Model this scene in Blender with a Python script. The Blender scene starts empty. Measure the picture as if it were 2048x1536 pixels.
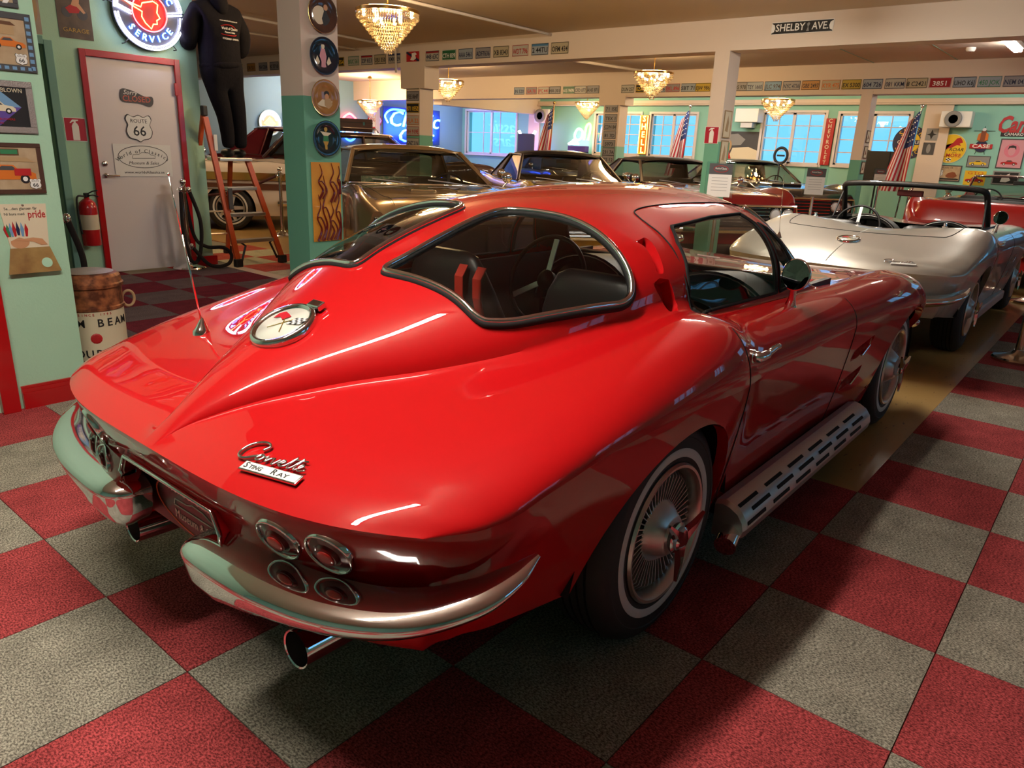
import bpy, bmesh, math, random
import numpy as np
from mathutils import Matrix, Vector
random.seed(7)
PI = math.pi
SC = bpy.context.scene
COL = SC.collection

# ---------------------------------------------------------------- camera
F_PX, YAW, PITCH, ROLL = 1467.9, 0.684747, -0.309496, 0.0424637
CAM = Vector((-1.7396, -1.6439, 1.3608))
_f = Vector((math.cos(YAW) * math.cos(PITCH), math.sin(YAW) * math.cos(PITCH), math.sin(PITCH)))
_r = Vector((math.sin(YAW), -math.cos(YAW), 0))
_u = _r.cross(_f)
_r2 = _r * math.cos(ROLL) + _u * math.sin(ROLL)
_u2 = _u * math.cos(ROLL) - _r * math.sin(ROLL)
cam_data = bpy.data.cameras.new('camera')
cam_data.sensor_width = 36.0
cam_data.lens = F_PX / 2048 * 36.0
cam_data.clip_start = 0.05
cam = bpy.data.objects.new('camera', cam_data)
COL.objects.link(cam)
cam.matrix_world = Matrix(((_r2.x, _u2.x, -_f.x, CAM.x), (_r2.y, _u2.y, -_f.y, CAM.y), (_r2.z, _u2.z, -_f.z, CAM.z), (0, 0, 0, 1)))
SC.camera = cam

# ---------------------------------------------------------------- world and exposure
world = bpy.data.worlds.new('world')
SC.world = world
world.use_nodes = True
_bg = world.node_tree.nodes['Background']
_bg.inputs[0].default_value = (0.20, 0.54, 0.90, 1)
_bg.inputs[1].default_value = 1.45
vs = SC.view_settings
vs.view_transform = 'Standard'
vs.look = 'None'
vs.exposure = 0.34
vs.gamma = 1.0
vs.use_curve_mapping = False
SC.cycles.sample_clamp_indirect = 6.0
SC.cycles.max_bounces = 7
SC.cycles.diffuse_bounces = 3
SC.cycles.glossy_bounces = 4
SC.cycles.adaptive_threshold = .025
SC.cycles.transmission_bounces = 6
SC.cycles.transparent_max_bounces = 10
SC.cycles.caustics_reflective = False
SC.cycles.caustics_refractive = False

# ---------------------------------------------------------------- materials
MATS = {}
def srgb(h):
    c = [int(h[i:i + 2], 16) / 255 for i in (0, 2, 4)]
    return tuple(x / 12.92 if x <= .04045 else ((x + .055) / 1.055) ** 2.4 for x in c)
def M(name, col=None, rough=.5, metal=0., coat=0., emit=None, strength=1., trans=0., noise=None, bump=None, alpha=1., spec=.5, ior=1.45):
    """principled material; noise=(scale, amount, colour2) mottles the colour, bump=(scale, strength)"""
    if name in MATS:
        return MATS[name]
    m = bpy.data.materials.new(name)
    m.use_nodes = True
    nt = m.node_tree
    b = nt.nodes['Principled BSDF']
    c = srgb(col) if isinstance(col, str) else col
    b.inputs['Base Color'].default_value = (*c, 1)
    b.inputs['Roughness'].default_value = rough
    b.inputs['Metallic'].default_value = metal
    b.inputs['Coat Weight'].default_value = coat
    b.inputs['Coat Roughness'].default_value = .012
    b.inputs['Transmission Weight'].default_value = trans
    b.inputs['Alpha'].default_value = alpha
    b.inputs['Specular IOR Level'].default_value = spec
    b.inputs['IOR'].default_value = ior
    if emit is not None:
        e = srgb(emit) if isinstance(emit, str) else emit
        b.inputs['Emission Color'].default_value = (*e, 1)
        b.inputs['Emission Strength'].default_value = strength
    if noise or bump:
        tc = nt.nodes.new('ShaderNodeTexCoord')
    if noise:
        sc, amt, c2 = noise
        n = nt.nodes.new('ShaderNodeTexNoise')
        n.inputs['Scale'].default_value = sc
        n.inputs['Detail'].default_value = 5
        nt.links.new(tc.outputs['Object'], n.inputs['Vector'])
        r = nt.nodes.new('ShaderNodeValToRGB')
        r.color_ramp.elements[0].position = .5 - amt
        r.color_ramp.elements[1].position = .5 + amt
        r.color_ramp.elements[0].color = (*c, 1)
        r.color_ramp.elements[1].color = (*(srgb(c2) if isinstance(c2, str) else c2), 1)
        nt.links.new(n.outputs['Fac'], r.inputs['Fac'])
        nt.links.new(r.outputs['Color'], b.inputs['Base Color'])
    if bump:
        sc, st = bump
        n = nt.nodes.new('ShaderNodeTexNoise')
        n.inputs['Scale'].default_value = sc
        n.inputs['Detail'].default_value = 4
        nt.links.new(tc.outputs['Object'], n.inputs['Vector'])
        bp = nt.nodes.new('ShaderNodeBump')
        bp.inputs['Strength'].default_value = st
        bp.inputs['Distance'].default_value = .01
        nt.links.new(n.outputs['Fac'], bp.inputs['Height'])
        nt.links.new(bp.outputs['Normal'], b.inputs['Normal'])
    MATS[name] = m
    return m
def glass_mat(name, tint, rough=0.0, mix=.12):
    """thin pane: tinted see-through plus a Fresnel reflection"""
    if name in MATS:
        return MATS[name]
    m = bpy.data.materials.new(name)
    m.use_nodes = True
    nt = m.node_tree
    nt.nodes.clear()
    o = nt.nodes.new('ShaderNodeOutputMaterial')
    t = nt.nodes.new('ShaderNodeBsdfTransparent')
    t.inputs[0].default_value = (*tint, 1)
    g = nt.nodes.new('ShaderNodeBsdfGlossy')
    g.inputs['Roughness'].default_value = rough
    lw = nt.nodes.new('ShaderNodeLayerWeight')       # Schlick reflectance, the same from both sides of the pane
    lw.inputs[0].default_value = .5
    pw = nt.nodes.new('ShaderNodeMath'); pw.operation = 'POWER'; pw.inputs[1].default_value = 5
    ma = nt.nodes.new('ShaderNodeMath'); ma.operation = 'MULTIPLY_ADD'; ma.inputs[1].default_value = .92; ma.inputs[2].default_value = .06
    nt.links.new(lw.outputs['Facing'], pw.inputs[0])
    nt.links.new(pw.outputs[0], ma.inputs[0])
    fr = ma
    mx = nt.nodes.new('ShaderNodeMixShader')
    nt.links.new(fr.outputs[0], mx.inputs[0])
    nt.links.new(t.outputs[0], mx.inputs[1])
    nt.links.new(g.outputs[0], mx.inputs[2])
    nt.links.new(mx.outputs[0], o.inputs[0])
    MATS[name] = m
    return m

# ---------------------------------------------------------------- object helpers
def tag(o, label=None, cat=None, group=None, kind=None):
    if label: o['label'] = label
    if cat: o['category'] = cat
    if group: o['group'] = group
    if kind: o['kind'] = kind
    return o
def thing(name, label, cat, loc=(0, 0, 0), rotz=0., group=None, rot=None):
    o = bpy.data.objects.new(name, None)
    o.empty_display_size = .05
    COL.objects.link(o)
    o.location = loc
    o.rotation_euler = rot if rot else (0, 0, rotz)
    return tag(o, label, cat, group)
def dup(root, loc=None, rotz=None, label=None, group=None):
    def cp(o, par):
        c = o.copy()
        COL.objects.link(c)
        c.parent = par
        for ch in list(o.children):
            cp(ch, c)
        return c
    r = cp(root, root.parent)
    if loc is not None: r.location = loc
    if rotz is not None: r.rotation_euler = (0, 0, rotz)
    if label: r['label'] = label
    if group: r['group'] = group
    return r
def hermite(xs, ys):
    xs = np.array(xs, float); ys = np.array(ys, float)
    d = np.diff(ys) / np.diff(xs)
    m = np.empty_like(ys)
    m[0], m[-1] = d[0], d[-1]
    h = np.diff(xs)
    m[1:-1] = (d[:-1] * h[1:] + d[1:] * h[:-1]) / (h[:-1] + h[1:])
    def fn(x):
        x = np.clip(np.asarray(x, float), xs[0], xs[-1])
        i = np.clip(np.searchsorted(xs, x) - 1, 0, len(xs) - 2)
        t = (x - xs[i]) / h[i]
        a, b, c = ys[i], ys[i + 1], h[i]
        return (2 * t**3 - 3 * t**2 + 1) * a + (t**3 - 2 * t**2 + t) * c * m[i] + (-2 * t**3 + 3 * t**2) * b + (t**3 - t**2) * c * m[i + 1]
    return fn
def curve(pts, *xs_ys):
    a = np.array(pts, float)
    return hermite(a[:, 0], a[:, 1])
def smooth_path(pts, n=8, closed=False):
    """Catmull-Rom through 3-D points"""
    P = [Vector(p) for p in pts]
    out = []
    N = len(P)
    rng = range(N if closed else N - 1)
    for i in rng:
        p1, p2 = P[i], P[(i + 1) % N]
        p0 = P[i - 1] if (closed or i > 0) else p1 * 2 - p2
        p3 = P[(i + 2) % N] if (closed or i + 2 < N) else p2 * 2 - p1
        for k in range(n):
            t = k / n
            out.append(.5 * ((2 * p1) + (p2 - p0) * t + (2 * p0 - 5 * p1 + 4 * p2 - p3) * t * t + (3 * p1 - p0 - 3 * p2 + p3) * t**3))
    if not closed:
        out.append(P[-1].copy())
    return out

class MB:
    """collects shapes for ONE mesh object"""
    def __init__(self):
        self.v, self.f, self.mi, self.cur = [], [], [], 0
    def add(self, verts, faces, T=None):
        o = len(self.v)
        if T is not None:
            verts = [T @ Vector(p) for p in verts]
        self.v.extend([tuple(p) for p in verts])
        for f in faces:
            self.f.append(tuple(i + o for i in f))
            self.mi.append(self.cur)
        return self
    def box(self, lo, hi, T=None, bev=0.):
        x0, y0, z0 = lo; x1, y1, z1 = hi
        if bev <= 0:
            v = [(x0, y0, z0), (x1, y0, z0), (x1, y1, z0), (x0, y1, z0), (x0, y0, z1), (x1, y0, z1), (x1, y1, z1), (x0, y1, z1)]
            return self.add(v, [(3, 2, 1, 0), (4, 5, 6, 7), (0, 1, 5, 4), (1, 2, 6, 5), (2, 3, 7, 6), (3, 0, 4, 7)], T)
        bm = bmesh.new()
        bmesh.ops.create_cube(bm, size=1, matrix=Matrix.Translation(((x0 + x1) / 2, (y0 + y1) / 2, (z0 + z1) / 2)) @ Matrix.Diagonal((x1 - x0, y1 - y0, z1 - z0, 1)))
        bmesh.ops.bevel(bm, geom=bm.edges[:], offset=bev, segments=2, affect='EDGES', profile=.5)
        return self.bm(bm, T)
    def bm(self, bm, T=None):
        bm.verts.index_update()
        self.add([v.co.copy() for v in bm.verts], [[v.index for v in f.verts] for f in bm.faces], T)
        bm.free()
        return self
    def grid(self, P, T=None, cu=False, cv=False, flip=False):
        """P[i][j] points"""
        n, m = len(P), len(P[0])
        v = [p for row in P for p in row]
        f = []
        for i in range(n if cu else n - 1):
            for j in range(m if cv else m - 1):
                q = (i * m + j, ((i + 1) % n) * m + j, ((i + 1) % n) * m + (j + 1) % m, i * m + (j + 1) % m)
                f.append(q[::-1] if flip else q)
        return self.add(v, f, T)
    def lathe(self, prof, n=24, T=None, cap=True, arc=2 * PI):
        """prof = [(r, z)] around local Z"""
        P = []
        full = abs(arc - 2 * PI) < 1e-6
        for r, z in prof:
            P.append([(r * math.cos(arc * k / n), r * math.sin(arc * k / n), z) for k in range(n if full else n + 1)])
        self.grid(P, T, cv=full, flip=True)
        if cap and full:
            for row, z, fl in ((P[0], prof[0], 0), (P[-1], prof[-1], 1)):
                if z[0] > 1e-5:
                    self.add(row, [list(range(n))[::1 if fl else -1]], T)
        return self
    def cyl(self, a, b, r, n=12, r2=None):
        a, b = Vector(a), Vector(b)
        d = b - a
        q = d.to_track_quat('Z', 'Y').to_matrix().to_4x4()
        T = Matrix.Translation(a) @ q
        r2 = r if r2 is None else r2
        return self.lathe([(r, 0), (r2, d.length)], n, T)
    def ball(self, c, r, n=12, sc=(1, 1, 1)):
        prof = [(max(1e-6, math.sin(PI * k / n)), -math.cos(PI * k / n)) for k in range(n + 1)]
        T = Matrix.Translation(Vector(c)) @ Matrix.Diagonal((r * sc[0], r * sc[1], r * sc[2], 1))
        return self.lathe(prof, 2 * n if n < 10 else n + 6, T, cap=False)
    def tube(self, pts, r, n=8, closed=False, up=None, sec=None, cap=True):
        """sweep a circle (or section polygon sec=[(a,b)]) along pts; r number or list"""
        P = [Vector(p) for p in pts]
        N = len(P)
        rs = r if isinstance(r, (list, tuple, np.ndarray)) else [r] * N
        rows = []
        prev = None
        for i in range(N):
            if closed:
                t = P[(i + 1) % N] - P[i - 1]
            else:
                t = P[min(i + 1, N - 1)] - P[max(i - 1, 0)]
            if t.length < 1e-9: t = Vector((0, 0, 1))
            t.normalize()
            if up is not None:
                u0 = Vector(up[i] if isinstance(up, list) else up)
            elif prev is None:
                u0 = Vector((0, 0, 1)) if abs(t.z) < .9 else Vector((1, 0, 0))
            else:
                u0 = prev
            s = t.cross(u0)
            if s.length < 1e-6: s = t.orthogonal()
            s.normalize()
            u = s.cross(t)
            prev = u
            if sec:
                rows.append([P[i] + s * (a * rs[i]) + u * (b * rs[i]) for a, b in sec])
            else:
                rows.append([P[i] + (s * math.cos(2 * PI * k / n) + u * math.sin(2 * PI * k / n)) * rs[i] for k in range(n)])
        self.grid(rows, cu=closed, cv=True)
        if cap and not closed:
            m = len(rows[0])
            self.add(rows[0], [list(range(m))])
            self.add(rows[-1], [list(range(m))[::-1]])
        return self
    def prism(self, poly, d0, d1, T=None, inv=False):
        """extrude a 2-D polygon (x,y) between z=d0 and d1"""
        n = len(poly)
        v = [(x, y, d0) for x, y in poly] + [(x, y, d1) for x, y in poly]
        f = [list(range(n))[::-1], list(range(n, 2 * n))] + [(k, (k + 1) % n, n + (k + 1) % n, n + k) for k in range(n)]
        return self.add(v, f, T)
    def build(self, name, mat, parent=None, smooth=False, T=None, auto=None, kind=None, loc=None, rot=None, label=None):
        me = bpy.data.meshes.new(name)
        me.from_pydata(self.v, [], self.f)
        mats = mat if isinstance(mat, (list, tuple)) else [mat]
        for m in mats:
            me.materials.append(m)
        if len(mats) > 1:
            me.polygons.foreach_set('material_index', self.mi)
        bm = bmesh.new()
        bm.from_mesh(me)
        bmesh.ops.remove_doubles(bm, verts=bm.verts, dist=1e-5)
        bmesh.ops.recalc_face_normals(bm, faces=bm.faces)
        bm.to_mesh(me)
        bm.free()
        if smooth:
            me.shade_smooth()
            if auto is not None:
                me.set_sharp_from_angle(angle=math.radians(auto))
        me.update()
        o = bpy.data.objects.new(name, me)
        COL.objects.link(o)
        if parent: o.parent = parent
        if T is not None: o.matrix_local = T
        if loc is not None: o.location = loc
        if rot is not None: o.rotation_euler = rot
        if kind: o['kind'] = kind
        if label: o['label'] = label
        return o
def wall_T(origin, right, up=(0, 0, 1)):
    """matrix whose local X runs along right, local Y along up, local Z out of the surface"""
    r = Vector(right).normalized(); u = Vector(up).normalized(); n = r.cross(u)
    return Matrix(((r.x, u.x, n.x, origin[0]), (r.y, u.y, n.y, origin[1]), (r.z, u.z, n.z, origin[2]), (0, 0, 0, 1)))
_TXT = []
def text(name, s, size, mat, parent=None, T=None, depth=.001, width=None, align='CENTER', shear=0., kind=None, bold=0.):
    """flat lettering as a mesh, centred on its origin; width squeezes it to fit (letters are shaped all at once at the end)"""
    o = bpy.data.objects.new(name, bpy.data.meshes.new(name))
    COL.objects.link(o)
    o.data.materials.append(mat)
    if parent: o.parent = parent
    if T is not None: o.matrix_local = T
    if kind: o['kind'] = kind
    _TXT.append((o, s, size, depth, width, align, shear, bold))
    return o
def shape_texts():
    tmp = {}
    for o, s, size, depth, width, align, shear, bold in _TXT:
        key = (s, round(depth / size, 3), shear, bold, align)
        if key in tmp: continue
        cu = bpy.data.curves.new('txt', 'FONT')
        cu.body = s; cu.size = 1; cu.extrude = depth / size / 2; cu.offset = bold; cu.shear = shear
        cu.align_x = align; cu.align_y = 'CENTER'; cu.resolution_u = 2
        ob = bpy.data.objects.new('txt', cu)
        COL.objects.link(ob)
        tmp[key] = ob
    dg = bpy.context.evaluated_depsgraph_get()
    done = {k: bpy.data.meshes.new_from_object(ob.evaluated_get(dg)) for k, ob in tmp.items()}
    for ob in tmp.values():
        cu = ob.data
        bpy.data.objects.remove(ob)
        bpy.data.curves.remove(cu)
    for o, s, size, depth, width, align, shear, bold in _TXT:
        me = done[(s, round(depth / size, 3), shear, bold, align)].copy()
        xs = [v.co.x for v in me.vertices] or [0, 1]
        k = width / ((max(xs) - min(xs)) * size) if width else 1.
        me.transform(Matrix.Diagonal((size * k, size, size, 1)))
        me.materials.clear(); me.materials.append(o.data.materials[0])
        me.name = o.name
        o.data = me
# ---------------------------------------------------------------- sports car body shape (x forward from rear axle, y left, z up)
V_ZC = curve([(-1.06, .672), (-1.03, .692), (-.97, .735), (-.85, .81), (-.68, .893), (-.4, 1.018), (-.2, 1.092), (0, 1.150), (.2, 1.191), (.5, 1.228), (.85, 1.246), (1.07, 1.243), (1.15, 1.23), (1.21, 1.18), (1.35, 1.01), (1.49, .865), (1.6, .848), (2.2, .83), (2.6, .795), (3.0, .725), (3.25, .65), (3.36, .60)])
V_W = curve([(-1.06, .02), (-.97, .045), (-.85, .11), (-.68, .225), (-.5, .375), (-.3, .51), (-.1, .585), (.1, .625), (.4, .645), (.8, .655), (1.2, .66), (1.5, .668), (1.8, .67), (3.4, .67)])
V_D0 = curve([(-1.06, .672), (-1.03, .688), (-.9, .735), (-.7, .785), (-.4, .835), (0, .865), (.5, .85), (1.0, .84), (1.6, .825), (1.8, .815), (2.2, .80), (2.6, .77), (3.0, .71), (3.25, .645), (3.36, .595)])
V_ZK = curve([(-1.06, .672), (-1.03, .69), (-.9, .728), (-.7, .768), (-.45, .815), (-.2, .868), (.0, .902), (.2, .922), (.31, .912), (.43, .882), (.6, .872), (.9, .866), (1.3, .858), (1.7, .85), (2.1, .85), (2.45, .84), (2.75, .80), (3.05, .72), (3.28, .64), (3.36, .60)])
V_YK = curve([(-1.06, .58), (-.6, .665), (0, .715), (.3, .72), (.6, .70), (1.0, .69), (1.6, .695), (2.1, .705), (2.5, .70), (3.0, .655), (3.36, .58)])
V_YC = curve([(-1.06, .765), (-1.0, .808), (-.9, .836), (-.7, .856), (-.4, .873), (0, .884), (.27, .876), (.45, .856), (.6, .85), (1.0, .845), (1.5, .85), (2.0, .869), (2.5, .878), (2.85, .858), (3.15, .79), (3.36, .69)])
V_ZR = curve([(-1.06, .668), (-.9, .672), (-.7, .698), (-.4, .733), (0, .738), (.35, .716), (.8, .71), (1.4, .714), (2.1, .704), (2.6, .672), (3.1, .61), (3.36, .575)])
N_POD, N_DK, N_FD = 54, 12, 18
def vette_bend(x, y):
    """plan curvature of the tail and the nose"""
    t = np.clip((-.45 - x) / .61, 0, 1)
    k = np.clip((x - 2.6) / .76, 0, 1)
    return x + .155 * np.abs(y / .765)**3.8 * t**1.6 - .30 * np.abs(y / .69)**2.2 * k**1.6
def vette_deck(x, y):
    yk = V_YK(x)
    s = np.clip(y / yk, 0, 1)
    s = s * s * (3 - 2 * s)
    return V_D0(x) + (V_ZK(x) - V_D0(x)) * s
def vette_row(x, pod=True):
    """half section at station x from the centre line to the side crease"""
    w, zc, yk, zk, yc, zr = (float(f(x)) for f in (V_W, V_ZC, V_YK, V_ZK, V_YC, V_ZR))
    if not pod:
        zc = float(V_D0(x)); 
    zb = float(vette_deck(x, w))
    cab = float(np.clip((x + .55) / .75, 0, 1) * np.clip((1.55 - x) / .25, 0, 1))
    ey, ez = 1. - .16 * cab, 1. - .22 * cab
    P = []
    for k in range(N_POD):
        th = math.radians(84) * k / (N_POD - 1)
        y = w * math.sin(th)**ey / math.sin(math.radians(84))**ey
        if pod:
            z = zb + (zc - zb) * math.cos(th)**ez
        else:
            z = float(vette_deck(x, y))
        P.append([y, z])
    for k in range(1, N_DK + 1):
        y = w + (yk - w) * k / N_DK
        P.append([y, float(vette_deck(x, y))])
    for k in range(1, N_FD + 1):
        a = PI / 2 * k / N_FD
        q = math.sin(a)
        P.append([yk + (yc - yk) * q, zr + (zk - zr) * math.cos(a)**.92])
    P = np.array(P)
    for it in range(14):                         # soften the foot of the greenhouse and the fender crown
        Q = P.copy()
        for lo, hi, on in ((N_POD - 8, N_POD + 5, pod), (N_POD + N_DK - 5, N_POD + N_DK + 4, True)):
            if on:
                Q[lo:hi, 1] = .25 * P[lo - 1:hi - 1, 1] + .5 * P[lo:hi, 1] + .25 * P[lo + 1:hi + 1, 1]
        P = Q
    return P
def vette_xs():
    return np.concatenate([np.linspace(-1.06, -1.0, 7)[:-1], np.linspace(-1.0, .17, 85)[:-1], np.linspace(.17, .38, 30)[:-1], np.linspace(.38, 1.75, 98)[:-1], np.linspace(1.75, 3.36, 80)])
def vette_grid(pod=True):
    xs = vette_xs()
    G = []
    for x in xs:
        P = vette_row(x, pod)
        full = [(-p[0], p[1]) for p in P[:0:-1]] + [(p[0], p[1]) for p in P]
        G.append([(float(vette_bend(x, y)), y, z) for y, z in full])
    return xs, np.array(G)
# ---------------------------------------------------------------- cutting openings into a grid surface
def in_poly(px, py, poly):
    inside = np.zeros(px.shape, bool)
    n = len(poly)
    for i in range(n):
        x0, y0 = poly[i]; x1, y1 = poly[(i + 1) % n]
        c = ((y0 > py) != (y1 > py)) & (px < (x1 - x0) * (py - y0) / (y1 - y0 + 1e-12) + x0)
        inside ^= c
    return inside
def snap_poly(p, poly):
    A = np.array(poly); B = np.roll(A, -1, 0)
    d = B - A
    t = np.clip(((p - A) * d).sum(1) / ((d * d).sum(1) + 1e-12), 0, 1)
    q = A + d * t[:, None]
    return q[((q - p)**2).sum(1).argmin()]
def dense(poly, n=6, closed=True):
    return [(p.x, p.y) for p in smooth_path([(a, b, 0) for a, b in poly], n, closed)]
def cut(G, openings, cu=False):
    """G (n,m,3) grid; openings = [(axes, polygon, mask)] with axes e.g. (0,1); returns verts, face lists per group (0 = what stays), normals"""
    n, m = G.shape[:2]
    V = G.reshape(-1, 3).copy()
    if cu:
        gu = np.roll(G, -1, 0) - np.roll(G, 1, 0)
    else:
        gu = np.gradient(G, axis=0)
    N = np.cross(gu, np.gradient(G, axis=1)).reshape(-1, 3)
    N /= np.linalg.norm(N, axis=1, keepdims=True) + 1e-12
    idx = np.arange(n * m).reshape(n, m)
    if cu:
        idx = np.vstack([idx, idx[:1]])
    Fq = np.stack([idx[:-1, :-1], idx[1:, :-1], idx[1:, 1:], idx[:-1, 1:]], -1).reshape(-1, 4)
    cen = V[Fq].mean(1)
    grp = np.zeros(len(Fq), int)
    for k, (ax, poly, mask) in enumerate(openings, 1):
        ins = in_poly(cen[:, ax[0]], cen[:, ax[1]], poly) & mask(cen)
        grp[ins] = k
    for k, (ax, poly, mask) in enumerate(openings, 1):
        a = np.zeros(len(V), bool); a[Fq[grp == k].ravel()] = True
        b = np.zeros(len(V), bool); b[Fq[grp != k].ravel()] = True
        third = 3 - ax[0] - ax[1]
        for i in np.nonzero(a & b)[0]:
            q = snap_poly(V[i, list(ax)], poly)
            d = np.zeros(3)
            d[ax[0]], d[ax[1]] = q[0] - V[i, ax[0]], q[1] - V[i, ax[1]]
            nz = N[i, third]
            if abs(nz) > .15:
                d[third] = -(N[i] @ d) / nz
            V[i] += d
    return V, [Fq[grp == k] for k in range(len(openings) + 1)], N
def faces_obj(name, V, Fq, mat, parent, off=None, auto=None, T=None):
    used = np.unique(Fq)
    mp = {int(u): i for i, u in enumerate(used)}
    b = MB()
    P = V[used] if off is None else V[used] + off[used]
    b.add([tuple(p) for p in P], [[mp[int(i)] for i in f] for f in Fq])
    return b.build(name, mat, parent, smooth=True, auto=auto, T=T)
def rim(V, Fa):
    """ordered boundary loops of a face set"""
    cnt = {}
    for f in Fa:
        for k in range(4):
            a, b = int(f[k]), int(f[(k + 1) % 4])
            if a == b: continue
            if (b, a) in cnt: cnt.pop((b, a))
            else: cnt[(a, b)] = 1
    nxt = {a: b for a, b in cnt}
    loops = []
    while nxt:
        s = next(iter(nxt)); L = [s]; c = nxt.pop(s)
        while c != s and c in nxt:
            L.append(c); c = nxt.pop(c)
        loops.append(L)
    return max(loops, key=len) if loops else []
def mirror_poly(poly):
    return [(x, -y) for x, y in poly]

# ---------------------------------------------------------------- materials of the cars
RED = M('car_red', (.50, .004, .006), rough=.55, coat=1., spec=.08)
SILV = M('car_silver', (.50, .47, .41), rough=.34, metal=.55, coat=.8)
CHROME = M('chrome', (.82, .82, .83), rough=.05, metal=1.)
STEEL = M('brushed_steel', (.66, .64, .62), rough=.36, metal=.85)
BLACK = M('black_vinyl', (.012, .011, .011), rough=.5)
RUBBER = M('tyre_rubber', (.018, .017, .017), rough=.62)
WHITEW = M('whitewall', (.62, .60, .57), rough=.55)
DARK = M('dark_gap', (.006, .006, .006), rough=.8)
GLASS = glass_mat('car_glass', (.80, .81, .79))
REDGLASS = M('red_lens', (.16, .002, .004), rough=.3, coat=1., spec=.1)
ALU = M('aluminium', (.72, .70, .67), rough=.32, metal=1.)
WHITE = M('white_enamel', (.8, .79, .75), rough=.4)
INK = M('black_ink', (.01, .01, .012), rough=.5)

def make_wheel(parent, loc, side, style='fins', band=None):
    """side=-1: outer face looks to -y"""
    w = bpy.data.objects.new('wheel', None)
    w.empty_display_size = .05
    COL.objects.link(w); w.parent = parent; w.location = loc
    w.rotation_euler = (PI / 2 if side < 0 else -PI / 2, 0, 0)       # local Z points outwards
    t = MB()
    prof = [(.19, -.095), (.25, -.105), (.295, -.1), (.32, -.085), (.333, -.06)]
    for q in (-.052, -.026, 0., .026):
        prof += [(.335, q), (.335, q + .018), (.327, q + .0185), (.327, q + .0255)]
    prof += [(.335, .053), (.331, .066), (.318, .083), (.298, .096), (.285, .0985), (.282, .0965), (.252, .0985)]
    t.lathe(prof, 72, cap=False)
    t.lathe([(.226, .0985), (.215, .097), (.205, .09), (.19, .085), (.19, -.095)], 72, cap=False)
    t.build('tyre', RUBBER, w, smooth=True, auto=35)
    MB().lathe([(.252, .0985), (.25, .1002), (.229, .1002), (.226, .0985)], 72, cap=False).build('whitewall_band' if not band else 'sidewall_band', band or WHITEW, w, smooth=True)
    MB().lathe([(.208, .088), (.210, .1), (.205, .108), (.197, .107), (.19, .098), (.186, .075), (.186, -.05)], 64, cap=False).build('rim', ALU, w, smooth=True, auto=40)
    MB().lathe([(.0, .02), (.187, .02), (.187, .015), (0, .015)], 40, cap=False).build('wheel_back', DARK, w)
    fn = MB()
    if style == 'fins':
        for k in range(48):
            a = 2 * PI * k / 48
            T = Matrix.Rotation(a, 4, 'Z')
            fn.add([(.075, -.0015, .075), (.165, -.0015, .082), (.184, -.0015, .066), (.184, .0015, .066), (.165, .0015, .082), (.075, .0015, .075),
                    (.075, -.0015, .03), (.184, -.0015, .03), (.184, .0015, .03), (.075, .0015, .03)],
                   [(0, 1, 4, 5), (1, 2, 3, 4), (0, 6, 7, 2, 1), (5, 4, 3, 8, 9), (2, 7, 8, 3), (0, 5, 9, 6)], T)
        f = fn.build('wheel_fins', STEEL, w); f['kind'] = 'stuff'
        MB().lathe([(.094, .072), (.088, .082), (.058, .118), (.05, .120), (0, .120)], 48).build('hub_cone', STEEL, w, smooth=True, auto=40)
        MB().lathe([(.044, .118), (.045, .136), (.036, .140), (.036, .150), (.03, .156), (0, .157)], 32).build('hub_cap', CHROME, w, smooth=True, auto=30)
        sp = MB()
        for k in range(3):
            T = Matrix.Rotation(2 * PI * k / 3 + .35, 4, 'Z')
            sp.add([(.02, -.02, .140), (.02, .02, .140), (.02, .016, .158), (.02, -.016, .158), (.125, -.003, .150), (.125, .006, .150), (.125, .004, .158), (.125, -.002, .158), (.07, -.009, .145), (.07, .011, .145), (.07, .008, .162), (.07, -.006, .162)],
                   [(0, 1, 9, 8), (3, 11, 10, 2), (0, 8, 11, 3), (1, 2, 10, 9), (8, 9, 5, 4), (11, 7, 6, 10), (8, 4, 7, 11), (9, 10, 6, 5), (4, 5, 6, 7), (0, 3, 2, 1)], T)
        sp.build('spinner', CHROME, w, smooth=True, auto=30)
    else:
        for k in range(5):
            T = Matrix.Rotation(2 * PI * k / 5, 4, 'Z')
            fn.add([(.03, -.03, .08), (.19, -.022, .06), (.19, .022, .06), (.03, .03, .08), (.03, -.03, .03), (.19, -.022, .02), (.19, .022, .02), (.03, .03, .03)],
                   [(0, 1, 2, 3), (4, 7, 6, 5), (0, 4, 5, 1), (1, 5, 6, 2), (2, 6, 7, 3), (3, 7, 4, 0)], T)
        fn.build('wheel_spokes', STEEL, w)
        MB().lathe([(.06, .07), (.055, .1), (.04, .115), (0, .118)], 24).build('hub_cap', CHROME, w, smooth=True, auto=40)
    return w

BAND_T = [(0, 0), (.004, .012), (.012, .03), (.030, .07), (.048, .112), (.058, .146), (.058, .160), (.028, .170), (.022, .184), (.028, .22), (.045, .27), (.07, .30)]
V_ZS = curve([(-1.06, .40), (-.8, .37), (-.45, .325), (-.3, .30), (.3, .25), (.42, .235), (1.5, .225), (2.1, .225), (2.9, .28), (3.36, .42)])
def arch(xc, r, zc, zb, k=1.0):
    return [(xc - r * k, zb)] + [(xc + r * math.cos(a) * (k if math.cos(a) < 0 else 1.0), zc + r * math.sin(a)) for a in np.linspace(PI, 0, 25)] + [(xc + r, zb)]

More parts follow.
